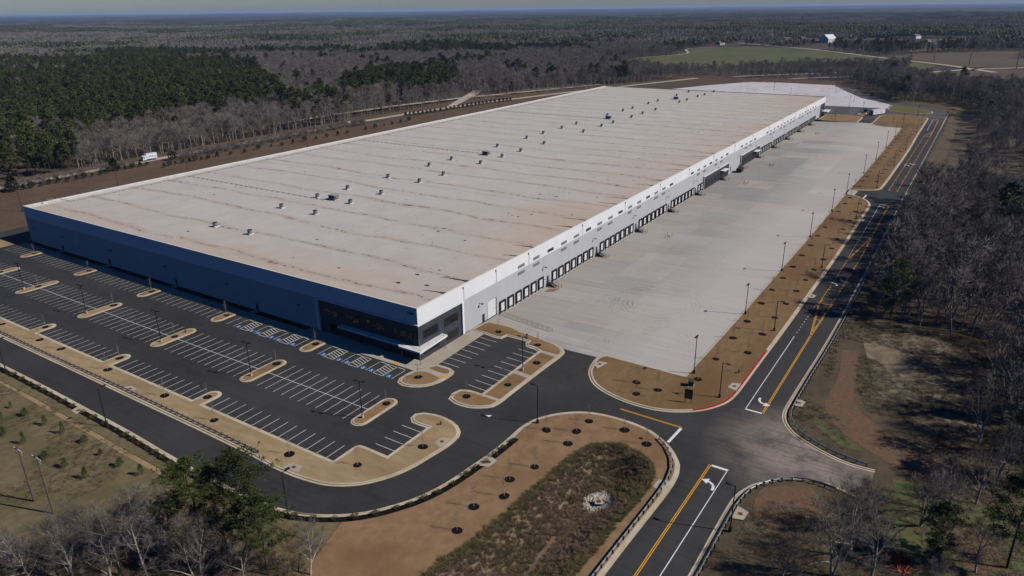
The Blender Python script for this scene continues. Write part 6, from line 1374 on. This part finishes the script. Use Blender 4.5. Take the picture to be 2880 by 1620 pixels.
for i in range(len(P) - 1): b.quad([(*v, float(basin_z(*v)) + .03) for v in (l1[i], l1[i + 1], l0[i + 1], l0[i])])
structure('dirt', b, M['clay'])
qx = rg.uniform(-62, -7, 9000); qy = rg.uniform(-68, -46, 9000); k_ = inside(qx, qy, BAS) & (np.hypot((qx + 22.8) / 1.1, qy + 60.3) > 2.9) & ~((np.abs(qy + 58.6 - .06 * (qx + 46)) < .6) & (qx < -34)); qx, qy = qx[k_], qy[k_]
gn = vnoise(qx, qy, 5, 3); edge = np.zeros(len(qx), bool) | (edge_dist(qx, qy, BASIN) < 1.6) | (np.hypot(qx + 19.0, qy + 62.5) < 2.4)
ids = np.where(edge | (gn > .72), 2, 0) + rg.integers(0, 2, len(qx))
scatter('tall_grass', np.stack([qx, qy, basin_z(qx, qy)], 1), rg.uniform(0, 6.28, len(qx)), rg.uniform(.45, 1.0, len(qx)), ids, [clump(1, .6, 60, .5, .6).mesh('grass', M['drygrass']), clump(2, .5, 60, .55, .8).mesh('grass', M['drygrass']), clump(3, .6, 60, .5, .6).mesh('grass', M['drygreen']), clump(4, .5, 60, .55, .8).mesh('grass', M['drygreen'])])
qx = rg.uniform(-40, 84, 11000); qy = rg.uniform(-128, -84.5, 11000); k_ = ~near_line(qx, qy, [(-.5, -80), (3.8, -96), (3.8, -103)], 6.5) & ~((qx < 20) & (qx > -12) & (qy > -86.5)) & (vnoise(qx, qy, 9, 7) > .38) & ~((np.hypot(qx - 18, qy + 93) < 6.5) & (rg.uniform(0, 1, len(qx)) < .8)) & ~near_line(qx, qy, [(59, -88.5), (42, -90), (30, -91.5), (22, -97), (15, -106)], 2.6); qx, qy = qx[k_], qy[k_]
ids = np.where(vnoise(qx, qy, 12, 8) > .62, 2, 0) + rg.integers(0, 2, len(qx)); pale = mat('pale_grass', (.24, .20, .14), (.18, .145, .09), .2)
scatter('rough_grass', np.stack([qx, qy, np.full(len(qx), -.03)], 1), rg.uniform(0, 6.28, len(qx)), rg.uniform(.45, 1.0, len(qx)), ids, [clump(5, .5, 40, .7, 1.2).mesh('grass', pale), clump(6, .4, 40, .7, 1.4).mesh('grass', M['scrub']), clump(7, .4, 40, .7, 1.2).mesh('grass', M['scrub']), clump(8, .35, 40, .7, 1.2).mesh('grass', M['drygreen'])])

qx = rg.uniform(-95, -58.5, 9000); qy = rg.uniform(-30, 110, 9000); k_ = (vnoise(qx, qy, 7, 21) > .42); qx, qy = qx[k_], qy[k_]; tus = mat('field_tussock', (.165, .130, .070), (.105, .090, .042), .3, c3=(.130, .080, .045), scale3=.1)
scatter('field_tussocks', np.stack([qx, qy, np.full(len(qx), .03)], 1), rg.uniform(0, 6.28, len(qx)), rg.uniform(.4, 1.1, len(qx)), rg.integers(0, 2, len(qx)), [clump(11, .32, 34, .55, 1.2).mesh('grass', tus), clump(12, .25, 34, .6, 1.4).mesh('grass', tus)])

# ------------------------------------------------------------------ haze
hz = MB(); hz.box(-47500, 47500, -47500, 47500, float(min(v[2] for v in gv)) - 1.2, 122)
hm = bpy.data.materials.new('haze'); hm.use_nodes = True; nt = hm.node_tree; nt.nodes.remove(nt.nodes['Principled BSDF'])
pv = nt.nodes.new('ShaderNodeVolumePrincipled'); pv.inputs['Color'].default_value = (.46, .64, 1.0, 1); pv.inputs['Density'].default_value = 4.0e-5; pv.inputs['Anisotropy'].default_value = .0
nt.links.new(pv.outputs[0], nt.nodes['Material Output'].inputs['Volume'])
tag(hz.build('haze', hm), kind='stuff')
print('objects', len(COL.objects), 'forest', len(px), 'far', len(fx))
